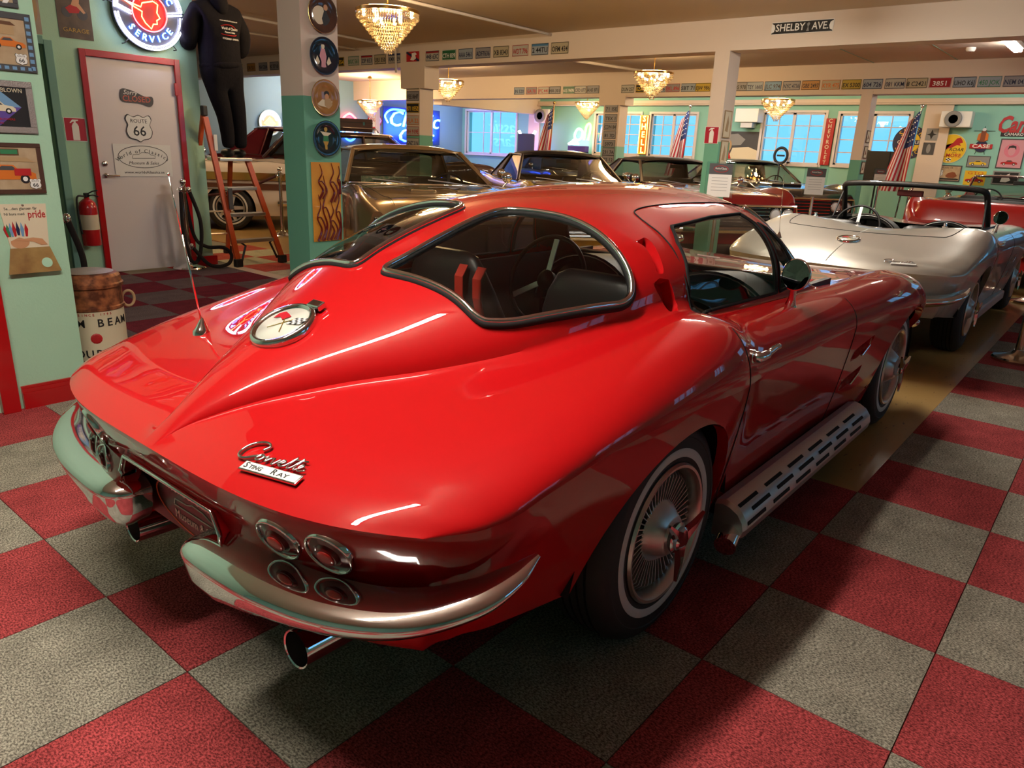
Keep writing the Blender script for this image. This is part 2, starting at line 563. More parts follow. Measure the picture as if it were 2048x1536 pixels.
def vette_body(car, paint, coupe):
    xs, G = vette_grid(coupe)
    ops = []
    if coupe:
        pane = dense([(-.385, -.058), (-.3, -.068), (-.16, -.07), (-.03, -.068), (.06, -.075), (.1, -.11), (.125, -.2), (.138, -.31), (.125, -.42), (.09, -.53), (.06, -.588), (.02, -.602), (-.07, -.578), (-.19, -.53), (-.29, -.478), (-.345, -.435), (-.368, -.40), (-.368, -.3), (-.378, -.19), (-.392, -.09)], 5)
        ops.append(((0, 1), pane, lambda c: c[:, 2] > .8))
        ops.append(((0, 1), mirror_poly(pane), lambda c: c[:, 2] > .8))
        dg = [(.315, .897), (.335, 1.02), (.39, 1.10), (.46, 1.142), (.75, 1.16), (1.0, 1.163), (1.025, 1.13), (1.012, 1.02), (1.015, .886)]
        vg = [(1.04, .886), (1.038, 1.02), (1.062, 1.13), (1.10, 1.11), (1.16, 1.02), (1.23, .90)]
        for s in (-1, 1):
            ops.append(((0, 2), dg, lambda c, s=s: (c[:, 1] * s > .3) & (c[:, 1] * s < .668)))
        for s in (-1, 1):
            ops.append(((0, 2), vg, lambda c, s=s: c[:, 1] * s > .45))
        ws = dense([(1.19, 0), (1.185, .3), (1.19, .42), (1.23, .48), (1.31, .54), (1.42, .58), (1.465, .55), (1.48, .3), (1.483, 0), (1.48, -.3), (1.465, -.55), (1.42, -.58), (1.31, -.54), (1.23, -.48), (1.19, -.42), (1.185, -.3)], 3)
        ops.append(((0, 1), ws, lambda c: c[:, 2] > .8))
        for s in (-1, 1):
            v1 = [(.205, 1.113), (.262, 1.122), (.268, 1.112), (.235, 1.07), (.218, 1.042), (.205, 1.03), (.178, 1.032), (.193, 1.065), (.216, 1.10)]
            v2 = [(.146, 1.008), (.18, 1.02), (.222, 1.013), (.24, .97), (.242, .938), (.225, .926), (.18, .928), (.171, .962), (.15, .988)]
            ops.append(((0, 2), v1, lambda c, s=s: c[:, 1] * s > .45))
            ops.append(((0, 2), v2, lambda c, s=s: c[:, 1] * s > .45))
    else:
        ck = dense([(.36, 0), (.36, .36), (.40, .52), (.52, .60), (.8, .612), (1.2, .615), (1.5, .615), (1.6, .56), (1.64, .3), (1.65, 0), (1.64, -.3), (1.6, -.56), (1.5, -.615), (1.2, -.615), (.8, -.612), (.52, -.60), (.40, -.52), (.36, -.36)], 4)
        ops.append(((0, 1), ck, lambda c: c[:, 2] > .7))
    V, FG, N = cut(G, ops)
    body = faces_obj('body_shell', V, FG[0], paint, car, auto=50)
    if coupe:
        for k, nm in ((1, 'rear_window'), (2, 'rear_window'), (3, 'door_window'), (4, 'door_window'), (5, 'vent_window'), (6, 'vent_window'), (7, 'windshield')):
            faces_obj(nm, V, FG[k], GLASS, car)
            L = rim(V, FG[k])
            if k <= 2 or k == 7:
                pts = [V[i] + N[i] * .008 * (1 if N[i][2] > 0 else -1) for i in L]
                pts = [Vector(p) for p in pts]
                for _ in range(2):
                    pts = [(pts[i - 1] + pts[i] * 2 + pts[(i + 1) % len(pts)]) / 4 for i in range(len(pts))]
                o = MB().tube(pts, .0085, 8, closed=True).build('window_trim', CHROME, car, smooth=True)
                ins = MB().tube([p + Vector((0, 0, -.011)) for p in pts], .0125, 6, closed=True).build('window_seal', DARK, car, smooth=True)
            elif k <= 6:
                pts = [Vector(V[i]) for i in L]
                MB().tube(pts, .0065 if k <= 4 else .006, 6, closed=True).build('window_seal', DARK, car, smooth=True)
        # dark headlining just under the paint
        sel = FG[0][(np.abs(V[FG[0]].mean(1)[:, 1]) < .66) & (V[FG[0]].mean(1)[:, 2] > .88) & (V[FG[0]].mean(1)[:, 0] > -.75) & (V[FG[0]].mean(1)[:, 0] < 1.6)]
        sgn = np.where(N[:, 2:3] > 0, 1., -1.)
        faces_obj('headlining', V, sel, BLACK, car, off=-N * sgn * .014)
        for k in (8, 9, 10, 11):                 # pillar vents: dished inwards
            f = FG[k]
            bnd = set(rim(V, f)); off = np.zeros_like(V)
            for i in np.unique(f):
                if int(i) not in bnd:
                    off[i] = -N[i] * sgn[i] * .034
            faces_obj('pillar_vent', V, f, paint, car, off=off, auto=40)
    # -------- lower band, swept along the crease all round the car
    per = np.concatenate([G[::-1, 0], G[0, 1:], G[1:, -1], G[-1, -2:0:-1]])
    keep = [0]
    for i in range(1, len(per)):
        if np.linalg.norm(per[i] - per[keep[-1]]) > .012: keep.append(i)
    per = per[keep]
    tg = np.roll(per, -3, 0) - np.roll(per, 3, 0)
    nrm = np.stack([-tg[:, 1], tg[:, 0], 0 * tg[:, 0]], 1)
    nrm /= np.linalg.norm(nrm, axis=1, keepdims=True)
    if (nrm * (per - [1.2, 0, 0]))[:, :2].sum() < 0: nrm = -nrm
    for _ in range(4):
        nrm = (np.roll(nrm, 1, 0) + 2 * nrm + np.roll(nrm, -1, 0)); nrm /= np.linalg.norm(nrm, axis=1, keepdims=True)
    rows = []
    nb = 26
    for p, n_ in zip(per, nrm):
        tail = float(np.clip((-n_[0] - .35) / .35, 0, 1)) if p[0] < 0 else 0.
        ex, ez = p[0], p[2]
        zs = float(V_ZS(ex))
        fr = float(np.clip((n_[0] - .2) / .5, 0, 1)) if p[0] > 2 else 0.
        row = []
        for k in range(nb):
            f = k / (nb - 1)
            o = .012 * f + .085 * f * f + .012 * math.sin(PI * f) + fr * .12 * f
            z = ez - f * (ez - zs)
            kk = f * (len(BAND_T) - 1)
            i0 = min(int(kk), len(BAND_T) - 2)
            o2 = BAND_T[i0][0] + (BAND_T[i0 + 1][0] - BAND_T[i0][0]) * (kk - i0)
            z2 = ez - (BAND_T[i0][1] + (BAND_T[i0 + 1][1] - BAND_T[i0][1]) * (kk - i0))
            o = o * (1 - tail) + o2 * tail; z = z * (1 - tail) + z2 * tail
            row.append(p - n_ * o + np.array([0, 0, z - ez]))
        rows.append(row)
    B = np.array(rows)
    ao = []
    for s in (-1, 1):
        ao.append(((0, 2), arch(.0, .372, .30, .1, 1.12), lambda c, s=s: c[:, 1] * s > .5))
        ao.append(((0, 2), arch(2.489, .372, .30, .1), lambda c, s=s: c[:, 1] * s > .5))
    pl = [(-.255, .375), (-.255, .50), (-.215, .565), (.215, .565), (.255, .50), (.255, .375)]
    ao.append(((1, 2), pl, lambda c: c[:, 0] < -.8))
    v1 = [(1.54, .575), (1.62, .60), (1.78, .625), (1.84, .63), (1.78, .585), (1.66, .545), (1.58, .54)]
    v2 = [(1.54, .435), (1.62, .46), (1.78, .485), (1.84, .49), (1.78, .445), (1.66, .405), (1.58, .40)]
    for s in (-1, 1):
        ao.append(((0, 2), v1, lambda c, s=s: c[:, 1] * s > .5))
        ao.append(((0, 2), v2, lambda c, s=s: c[:, 1] * s > .5))
    V2, F2, N2 = cut(B, ao, cu=True)
    faces_obj('body_side', V2, F2[0], paint, car, auto=55)
    sg = np.sign((N2 * (V2 - [1.2, 0, .5])).sum(1, keepdims=True))
    for k in range(1, 5):                        # wheel wells: lip turned inwards
        on = np.intersect1d(np.unique(F2[k]), np.unique(F2[0]))
        Q = V2[on]
        m = MB()
        path = []
        for x, z in ao[k - 1][1]:
            z = max(z, float(V_ZS(x)) + .004)
            d = (Q[:, 0] - x)**2 + (Q[:, 2] - z)**2
            w = 1 / (d + 1e-6)
            near = np.argsort(d)[:3]
            path.append(np.array([x, (Q[near, 1] * w[near]).sum() / w[near].sum(), z]))
        s = -1 if path[0][1] < 0 else 1
        m.grid([[tuple(p) for p in path], [(p[0], p[1] - s * .035, p[2]) for p in path]])
        m.build('arch_lip', paint, car, smooth=True)
        m = MB()
        xc = 0 if k in (1, 3) else 2.489
        arc = [(xc + (.43 if (k not in (1, 3) or math.cos(a) > 0) else .46) * math.cos(a), .28 + .42 * math.sin(a)) for a in np.linspace(.06, PI - .06, 24)]
        arc = [(x, max(z, .335 if x < 0 else .27)) for x, z in arc]
        m.grid([[(x, s * .80, z) for x, z in arc], [(x, s * .50, z) for x, z in arc]])
        m.add([(x, s * .50, z) for x, z in arc], [list(range(len(arc)))])
        m.build('wheel_well', DARK, car)
    for k in range(6, 10):
        if len(F2[k]):
            bnd = set(rim(V2, F2[k])); off = np.zeros_like(V2)
            for i in np.unique(F2[k]):
                if int(i) not in bnd: off[i] = -N2[i] * sg[i] * .04
            faces_obj('fender_vent', V2, F2[k], paint, car, off=off, auto=40)
            c = V2[np.unique(F2[k])].mean(0)
            MB().box((-.055, -.006, -.004), (.055, .006, .004), bev=.003).build('vent_bar', CHROME, car, T=Matrix.Translation((c[0] + .02, c[1] + .012 * np.sign(c[1]), c[2] - .005)) @ Matrix.Rotation(-.28, 4, 'Y'))
    # plate recess
    m = MB()
    q = [(y, z) for y, z in pl]
    m.grid([[(-1.02, y, z) for y, z in q], [(-.90, y * .93, z) for y, z in q]])
    m.add([(-.90, y * .93, z) for y, z in q], [list(range(6))])
    m.build('plate_recess', paint, car)
    MB().tube([(-1.027, y * 1.01, z + .004) for y, z in q], .005, 6).build('recess_trim', CHROME, car, smooth=True)
    # underside
    m = MB()
    m.box((-.80, -.52, .24), (3.1, .52, .30))
    m.box((.45, -.74, .2), (2.05, .74, .27))
    m.build('underbody', DARK, car)
    # door seams and panel lines
    def seam(name, pts, r=.0022):
        MB().tube(smooth_path(pts, 6), r, 5).build(name, DARK, car, smooth=True)
    return V, G, B, per, nrm

def sweep_bumper(car, path, half, name, lowk=None):
    """chrome blade: path points with outward vectors; half = size per point"""
    P = smooth_path(path, 8)
    n = len(P)
    hs = np.interp(np.linspace(0, 1, n), np.linspace(0, 1, len(half)), half)
    lk = np.interp(np.linspace(0, 1, n), np.linspace(0, 1, len(half)), lowk if lowk else [1] * len(half))
    rows = []
    k_ = n // 2
    t = P[k_ + 1] - P[k_ - 1]
    flip = 1 if Vector((t.y, -t.x, 0)).dot(P[k_] - Vector((1.2, 0, P[k_].z))) > 0 else -1
    for i in range(n):
        t = P[min(i + 1, n - 1)] - P[max(i - 1, 0)]
        t.z = 0; t.normalize()
        o = Vector((t.y, -t.x, 0)) * flip
        h = hs[i]
        sec = [(-1.3, .50), (-.9, .54), (-.4, .50), (.14, .37), (.46, .18), (.58, .0), (.54, -.2), (.42, -.5 * lk[i]), (.15, -.8 * lk[i]), (-.3, -1.02 * lk[i]), (-.8, -1.05 * lk[i]), (-1.2, -.85 * lk[i])]
        rows.append([P[i] + o * (a * h) + Vector((0, 0, b * h)) for a, b in sec])
    m = MB()
    m.grid(rows, cv=True)
    m.add(rows[0], [list(range(len(rows[0])))]); m.add(rows[-1], [list(range(len(rows[-1])))[::-1]])
    return m.build(name, CHROME, car, smooth=True, auto=60)

def tail_lamp(car, y, z, nx, dia=.057):
    s = 1 if y > 0 else -1
    x = float(vette_bend(-1.06, y)) + nx
    T = Matrix.Translation((x, y, z)) @ Matrix.Rotation(-s * .28 * min(1, abs(y) / .6), 4, 'Z') @ Matrix.Rotation(-PI / 2 - .40, 4, 'Y')
    l = MB().lathe([(dia * .88, -.012), (dia * .88, .006), (dia * .55, .011), (dia * .5, .010), (dia * .42, .018), (0, .021)], 32, T).build('tail_lamp', REDGLASS, car, smooth=True, auto=30)
    MB().lathe([(dia * .86, -.02), (dia * .88, .010), (dia * .93, .014), (dia * .99, .011), (dia * 1.01, .0), (dia * 1.01, -.02)], 32, T, cap=False).build('lamp_bezel', CHROME, l, smooth=True)
    MB().lathe([(dia * .36, .018), (dia * .34, .021), (dia * .2, .0215), (0, .022)], 24, T).build('lamp_reflector', M('lens_bright', (.62, .02, .012), rough=.3, coat=.6), l, smooth=True)
    return l
def vette_pt(x, y, pod=True):
    P = vette_row(x, pod)
    z = float(np.interp(abs(y), P[:, 0], P[:, 1]))
    return Vector((float(vette_bend(x, y)), y, z))
def vette_frame(x, y, pod=True, lift=.0, spin=0.):
    """matrix on the upper body: local X to the right (-y), local Y forward along the skin, Z out of it"""
    e = .01
    a = vette_pt(x + e, y, pod) - vette_pt(x - e, y, pod)
    b = vette_pt(x, y - e, pod) - vette_pt(x, y + e, pod)
    n = b.cross(a).normalized()
    X = b.normalized(); Y = n.cross(X)
    p = vette_pt(x, y, pod) + n * lift
    return Matrix(((X.x, Y.x, n.x, p.x), (X.y, Y.y, n.y, p.y), (X.z, Y.z, n.z, p.z), (0, 0, 0, 1))) @ Matrix.Rotation(spin, 4, 'Z')
SCRIPT_C = [(.33, .80), (.38, .95), (.30, 1.06), (.16, 1.04), (.04, .88), (0, .64), (.05, .46), (.16, .42), (.28, .52), (.36, .60)]
SCRIPT_REST = [(.36, .60), (.40, .66), (.46, .62), (.45, .50), (.39, .46), (.36, .54), (.42, .64), (.50, .60), (.54, .64), (.55, .48), (.60, .60), (.65, .64), (.66, .62), (.68, .48), (.71, .46), (.76, .64), (.79, .58), (.77, .52), (.84, .56), (.86, .64), (.82, .66), (.80, .54), (.84, .46), (.92, .54), (.98, .86), (.96, .6), (.98, .46), (1.04, .54), (1.10, .86), (1.08, .6), (1.10, .46), (1.17, .56), (1.20, .64), (1.16, .66), (1.14, .54), (1.18, .46), (1.28, .52)]
def script_badge(car, x, y, kx, ky, pod, spin=.12):
    T = vette_frame(x, y, pod, .006, spin)
    b = bpy.data.objects.new('script_badge', None); b.empty_display_size = .02
    COL.objects.link(b); b.parent = car; b.matrix_local = T
    q = lambda a, c, z=0.: ((a - .67) * kx, (c - .5) * ky, z)
    MB().tube(smooth_path([q(*p_) for p_ in SCRIPT_C], 8), .0036, 6).build('script_letter', CHROME, b, smooth=True)
    MB().tube(smooth_path([q(*p_) for p_ in SCRIPT_REST], 6), .0028, 6).build('script_letters', CHROME, b, smooth=True)
    MB().tube([q(.93, .76), q(1.2, .80)], .0024, 6).build('script_stroke', CHROME, b, smooth=True)
    MB().box((-.39 * kx, -.44 * ky, -.004), (.68 * kx, -.14 * ky, .002), bev=.0015).build('badge_bar', CHROME, b)
    MB().box((-.37 * kx, -.41 * ky, .002), (.66 * kx, -.17 * ky, .0026)).build('badge_face', WHITE, b)
    return b, T
def fuel_emblem(car, x, pod, r=.08):
    T = vette_frame(x, 0, pod, .004)
    e = bpy.data.objects.new('fuel_lid', None); e.empty_display_size = .02
    COL.objects.link(e); e.parent = car; e.matrix_local = T
    MB().lathe([(r * 1.12, -.012), (r * 1.14, .004), (r * 1.08, .012), (r * .96, .012), (r * .93, .006), (r * .9, .004)], 48, cap=False).build('lid_ring', CHROME, e, smooth=True)
    MB().lathe([(r * .93, .002), (r * .9, .006), (0, .008)], 48).build('lid_face', M('emblem_cream', (.62, .6, .53), rough=.25, coat=.6), e, smooth=True)
    if pod:
        MB().box((.005, r * 1.02, .0), (.055, r * 1.36, .016), bev=.003).build('lid_hinge', CHROME, e)
    fr = M('flag_red', (.45, .01, .02), rough=.35)
    gold = M('flag_gold', (.75, .55, .12), rough=.3, metal=.8)
    MB().tube([(-.028, -.03, .0095), (.028, .028, .0095)], .0011, 5).build('flag_pole', gold, e)
    MB().tube([(.028, -.032, .0095), (-.02, .03, .0095)], .0011, 5).build('flag_pole', gold, e)
    MB().prism([(-.048, .008), (-.03, .018), (-.012, .01), (.002, .03), (-.014, .036), (-.034, .042), (-.05, .03)], .009, .0105).build('red_flag', fr, e)
    ck = MB(); ck2 = MB()
    for i in range(5):
        for j in range(4):
            u, v = i * .0085, j * .0075
            q = [(.018 + u + v * .3, .0 + v + u * .25 + .0), (.018 + u + .0085 + v * .3, v + (u + .0085) * .25), (.018 + u + .0085 + (v + .0075) * .3, v + .0075 + (u + .0085) * .25), (.018 + u + (v + .0075) * .3, v + .0075 + u * .25)]
            (ck if (i + j) % 2 else ck2).prism(q, .009, .0105)
    ck.build('checkered_flag', INK, e); ck2.build('checkered_flag_ground', WHITE, e)
    return e
def seat(car, y, belts, back_top=.98, x0=.38):
    s = bpy.data.objects.new('bucket_seat', None); s.empty_display_size = .05
    COL.objects.link(s); s.parent = car; s.location = (x0, y, 0)
    leather = M('black_leather', (.02, .019, .018), rough=.38, bump=(40, .08))
    def cushion(profile, wid, name):
        rows = []
        for k, (px, pz, th, w) in enumerate(profile):
            rows.append([(px + th * math.cos(a) * .5 * c[0], w * wid * .5 * math.copysign(abs(math.sin(a))**.6, math.sin(a)), pz + th * math.cos(a) * .5 * c[1]) for a in np.linspace(0, 2 * PI, 25)[:-1] for c in [(math.cos(-.25), math.sin(.25))]])
        m = MB(); m.grid(rows, cv=True)
        m.add(rows[0], [list(range(24))]); m.add(rows[-1], [list(range(24))[::-1]])
        return m.build(name, leather, s, smooth=True, auto=70)
    bt = back_top
    cushion([(.10, .42, .10, .9), (.06, .5, .13, 1.), (.0, .62, .14, 1.), (-.05, .74, .13, .97), (-.09, .84, .11, .9), (-.105, bt - .08, .09, .78), (-.11, bt - .02, .07, .62), (-.11, bt, .02, .45)], .5, 'seat_back')
    m = MB(); m.box((.02, -.25, .30), (.52, .25, .44), bev=.05); m.build('seat_cushion', leather, s, smooth=True)
    if belts:
        for yy in (-.125, -.215):
            MB().tube([(qx, yy + qy, qz) for qx, qy, qz in ((-.150, 0, .95), (-.178, 0, .91), (-.176, 0, .84), (-.150, -.005, .74), (-.11, -.01, .62), (-.07, -.015, .48))], 1, sec=[(-.02, -.002), (.02, -.002), (.02, .002), (-.02, .002)], up=(1, 0, .2)).build('seat_belt', M('belt_red', (.50, .03, .015), rough=.6), s)
    return s
def steering(car, x, y, z, r=.2):
    w = bpy.data.objects.new('steering_wheel', None); w.empty_display_size = .05
    COL.objects.link(w); w.parent = car; w.location = (x, y, z); w.rotation_euler = (0, -PI / 2 + .35, 0)
    MB().tube([(r * math.cos(a), r * math.sin(a), 0) for a in np.linspace(0, 2 * PI, 41)[:-1]], .011, 8, closed=True).build('wheel_grip', BLACK, w, smooth=True)
    for a in (0.0, 2 * PI / 3, 4 * PI / 3):
        MB().box((.03, -.013, -.003), (r - .01, .013, .003), Matrix.Rotation(a, 4, 'Z')).build('wheel_spoke', STEEL, w)
    MB().lathe([(.042, -.02), (.045, .01), (.03, .022), (0, .024)], 24).build('horn_button', BLACK, w, smooth=True, auto=40)
    return w
def interior(car, coupe=True):
    bt = .99 if coupe else .90
    m = MB()
    m.box((-.72 if coupe else .30, -.58, .48 if coupe else .40), (.32, .58, .52))
    m.box((.30, -.62, .25), (1.75, .62, .29))
    for s in (-1, 1):
        m.box((.25, s * .64 - .012, .26), (1.7, s * .64 + .012, .87))
    m.box((.28, -.62, .26), (.33, .62, .52 if coupe else .82))
    m.build('cabin_tub', BLACK, car)
    seat(car, -.34, False, bt); seat(car, .34, coupe, bt)
    steering(car, .93, .36, .80)
    m = MB()
    for s in (-1, 1):                            # twin-cowl dashboard
        pts = [(1.19, s * .33 + .30 * math.cos(a), .645 + .26 * math.sin(a)) for a in np.linspace(0, PI, 17)]
        m.grid([pts, [(1.46, p[1] + (s * .33 - p[1]) * .03, p[2] - .025) for p in pts], ])
        m.grid([[(p[0], s * .33 + (p[1] - s * .33) * .86, .645 + (p[2] - .645) * .86) for p in pts], pts])
        m.add([(1.27, s * .33 + (p[1] - s * .33) * .88, .645 + (p[2] - .645) * .88) for p in pts], [list(range(17))])
    m.box((1.23, -.62, .40), (1.48, .62, .64))
    m.build('dashboard', BLACK, car, smooth=True, auto=40)
    MB().tube([(1.185, -.33 + .285 * math.cos(a), .645 + .248 * math.sin(a)) for a in np.linspace(0.1, PI - .1, 20)], .003, 5).build('dash_trim', STEEL, car, smooth=True)
    MB().tube([(1.185, .33 + .285 * math.cos(a), .645 + .248 * math.sin(a)) for a in np.linspace(0.1, PI - .1, 20)], .003, 5).build('dash_trim', STEEL, car, smooth=True)
    if coupe:
        MB().box((-.01, -.11, -.02), (.01, .11, .025), bev=.008).build('inner_mirror', BLACK, car, loc=(1.05, 0, 1.15))

def vette(name, label, paint, coupe, loc):
    car = thing(name, label, 'car', loc)
    V, G, B, per, nrm = vette_body(car, paint, coupe)
    for x in (0, 2.489):
        for s in (-1, 1):
            make_wheel(car, (x, s * .715, .335), s, band=None if coupe else RUBBER)
    for s in (-1, 1):
        sweep_bumper(car, [(-.99, s * .185, .485), (-1.04, s * .188, .486), (-1.066, s * .215, .488), (-1.07, s * .30, .49), (-1.06, s * .46, .493), (-1.022, s * .63, .50), (-.95, s * .765, .512), (-.85, s * .85, .537), (-.76, s * .875, .56), (-.69, s * .875, .585)], [.05, .055, .058, .062, .062, .06, .055, .044, .028, .007], 'rear_bumper', [1.9, 1.9, 1.9, 1.7, 1.1, .85, .75, .75, .8, 1])
        tail_lamp(car, s * .442, .583, .044)
        tail_lamp(car, s * .568, .588, .044)
        sweep_bumper(car, [(3.30, s * .30, .50), (3.22, s * .55, .50), (3.08, s * .72, .505), (2.93, s * .80, .515), (2.86, s * .815, .52)], [.045, .05, .05, .04, .008], 'front_bumper')
        Te = Matrix.Translation((-.955, s * .405, .264)) @ Matrix.Rotation(PI / 2 + .03, 4, 'Y')
        tp = MB().lathe([(.041, .03), (.042, .002), (.046, 0), (.047, .006), (.046, .4)], 28, Te, cap=False).build('tailpipe', CHROME, car, smooth=True, auto=60)
        MB().lathe([(.042, .03), (0, .03)], 20, Te).build('pipe_bore', DARK, tp)
        if not coupe:
            MB().box((.42, s * .78 - .03, .17), (2.0, s * .78 + .03, .25), bev=.012).build('rocker_trim', STEEL, car)
            continue
        # side exhaust cover with slots
        c = bpy.data.objects.new('side_exhaust', None); c.empty_display_size = .05
        COL.objects.link(c); c.parent = car
        sec = [(0, .17), (.03, .178), (.055, .172), (.085, .155), (.105, .128), (.112, .098), (.105, .068), (.08, .05), (0, .05)]
        rows = []
        for x, k in ((.40, .93), (.415, 1.), (1.84, 1.), (1.86, .93)):
            rows.append([(x, s * (.785 + a * k), .115 + b * k) for a, b in sec])
        m = MB(); m.grid(rows)
        m.add(rows[0], [list(range(len(sec)))]); m.add(rows[-1], [list(range(len(sec)))[::-1]])
        m.build('exhaust_cover', STEEL, c, smooth=True, auto=25)
        MB().box((.42, s * .735, .225), (1.95, s * .80, .262) if s > 0 else (2.04, s * .735 + .001, .262)).build('sill_strip', BLACK, c) if s > 0 else MB().box((.42, -.80, .225), (1.95, -.735, .262)).build('sill_strip', BLACK, c)
        slot = None
        for r_, (a, b, tilt) in enumerate(((.0715, .1635, 33), (.096, .1425, 50), (.1095, .114, 76))):
            for k in range(6):
                xx = .50 + k * .222 + (r_ % 2) * .06
                T = Matrix.Translation((xx, s * (.785 + a), .115 + b)) @ Matrix.Rotation(-s * math.radians(tilt), 4, 'X')
                if slot is None:
                    slot = MB().box((-.075, -.0065, -.004), (.075, .0065, .0016), bev=.0014).build('slot', DARK, c, T=T)
                else:
                    q = slot.copy(); COL.objects.link(q); q.parent = c; q.matrix_local = T
        MB().tube([(.50, s * .84, .195), (.42, s * .845, .185), (.345, s * .858, .165)], .036, 16).build('exhaust_tip', CHROME, c, smooth=True, auto=40)
    # number plate
    pm = M('plate_black', (.02, .017, .016), rough=.35, coat=.3)
    pl = MB().box((-.26, -.085, -.004), (.26, .085, .004), bev=.003).build('number_plate', pm, car, T=wall_T((-.972, -.03, .475), (0, -1, 0), (-.12, 0, 1)))
    if coupe:
        MB().tube([(.19 * math.cos(a), .075 * math.sin(a), .0045) for a in np.linspace(0, 2 * PI, 49)[:-1]], .0022, 5, closed=True).build('plate_ring', M('plate_orange', (.6, .1, .04), rough=.4), pl)
        cream = M('plate_cream', (.72, .66, .58), rough=.4)
        text('plate_text', 'World of Classics', .036, cream, pl, Matrix.Translation((0, .045, .005)), width=.24, shear=.25)
        text('plate_text', 'Museum & Sales', .04, cream, pl, Matrix.Translation((0, -.035, .005)), width=.22, shear=.25)
        MB().tube([(x, y, .005) for x, y in ((-.1, -.005), (-.09, .012), (-.03, .014), (0, .024), (.05, .022), (.08, .01), (.11, .006), (.11, -.006), (-.1, -.008))], .0018, 4).build('plate_drawing', cream, pl)
    fuel_emblem(car, -.676, coupe) if coupe else fuel_emblem(car, -.56, coupe, .075)
    b, T = script_badge(car, -.972 if coupe else -.93, -.374 if coupe else -.46, .150, .092, coupe)
    if coupe:
        for ch, px, sz, wd in (('S', -.30, .023, None), ('TING', -.115, .016, .036), ('R', .22, .023, None), ('AY', .395, .016, .030)):
            text('badge_text', ch, sz, INK, b, Matrix.Translation((px * .150, -.29 * .092 - (.002 if wd else 0), .003)), depth=.0006, width=wd, bold=.01)
    # aerial on the left of the rear deck
    ap = vette_pt(-.65, .50, coupe)
    an = bpy.data.objects.new('aerial', None); an.empty_display_size = .02
    COL.objects.link(an); an.parent = car; an.location = ap
    MB().lathe([(.026, -.012), (.026, .004), (.02, .012), (.012, .03), (.006, .042), (.004, .046)], 20, Matrix.Rotation(.12, 4, 'Y')).build('aerial_base', CHROME, an, smooth=True, auto=40)
    MB().cyl((.003, 0, .03), (-.03, .005, .30), .003, 8).build('aerial_rod', CHROME, an, smooth=True)
    MB().cyl((-.03, .005, .29), (-.052, .008, .47), .0018, 8).ball((-.052, .008, .473), .0045, 6).build('aerial_rod', CHROME, an, smooth=True)
    # door furniture on both sides
    def side_pt(x, z, s):
        """point on the flank: upper body above the crease, band below"""
        zr = float(V_ZR(x))
        if z >= zr:
            P = vette_row(x, coupe); k = N_POD + N_DK
            return Vector((x, s * float(np.interp(-z, -P[k:, 1], P[k:, 0])), z))
        zs = float(V_ZS(x)); f = (zr - z) / (zr - zs)
        return Vector((x, s * (float(V_YC(x)) - (.012 * f + .085 * f * f + .012 * math.sin(PI * f))), z))
    def line(pts, r=.0024, nm='door_seam'):
        MB().tube(pts, r, 5).build(nm, DARK, car, smooth=True)
    def flank(x, z, s, pod):
        return side_pt(x, z, s)
    for s in (-1, 1):
        xr = lambda z: float(np.interp(z, [.24, .45, .7, .89], [.41, .375, .335, .30]))
        line([side_pt(xr(z), z, s) for z in np.linspace(.24, .885, 40)])
        line([side_pt(1.49 + (.62 - z) * .12, z, s) for z in np.linspace(.23, .845, 30)])
        line([side_pt(x, .245, s) for x in np.linspace(.43, 1.53, 30)])
        if coupe:
            up = []
            for x, y in ((.30, .70), (.305, .665), (.315, .63), (.33, .575), (.35, .51), (.36, .46), (.38, .41), (.42, .37), (.52, .36), (.7, .375), (.95, .40), (1.12, .42), (1.2, .43)):
                up.append(vette_pt(x, s * y, True) + Vector((0, 0, .001)))
            line(smooth_path(up, 6), .0026)
        y0 = side_pt(.38, .80, s)
        h = bpy.data.objects.new('door_handle', None); h.empty_display_size = .02
        COL.objects.link(h); h.parent = car; h.location = (.36, y0.y, .80)
        MB().tube(smooth_path([(0, s * .004, 0), (.0, s * .028, .002), (.03, s * .036, .006), (.10, s * .03, .010), (.15, s * .03, .012)], 5), [.017] * 6 + [.015] * 5 + [.011] * 5 + [.010] * 4 + [.006], 10).build('handle_lever', CHROME, h, smooth=True)
        MB().lathe([(.02, -.01), (.021, .012), (.012, .018), (0, .018)], 16, Matrix.Rotation(-s * PI / 2, 4, 'X')).build('handle_boss', CHROME, h, smooth=True, auto=30)
        MB().lathe([(.013, -.004), (.014, .006), (.009, .009), (0, .009)], 16, Matrix.Translation((.028, s * .002, -.065)) @ Matrix.Rotation(-s * PI / 2, 4, 'X')).build('door_lock', CHROME, h, smooth=True, auto=30)
        # fender badge
        fb = side_pt(2.12, .775, s)
        MB().box((-.035, -.005, -.022), (.035, .005, .022), bev=.004).box((-.02, -.008, -.012), (.025, .008, .016), Matrix.Rotation(.5, 4, 'Y'), bev=.003).build('fender_badge', CHROME, car, T=Matrix.Translation(fb) @ Matrix.Rotation(-s * .5, 4, 'X'))
    mb = vette_pt(.97, -.735, coupe)
    mi = bpy.data.objects.new('door_mirror', None); mi.empty_display_size = .02
    COL.objects.link(mi); mi.parent = car; mi.location = mb
    MB().tube(smooth_path([(0, 0, -.01), (-.015, -.008, .03), (-.05, -.02, .075), (-.07, -.03, .10)], 5), [.026, .022, .019, .017, .015, .014, .013, .0125, .012, .012, .012, .012, .012, .011, .011, .011], 12).build('mirror_stalk', CHROME, mi, smooth=True)
    T = Matrix.Translation((-.085, -.035, .125)) @ Matrix.Rotation(-.25, 4, 'Z') @ Matrix.Rotation(-PI / 2 + .08, 4, 'Y')
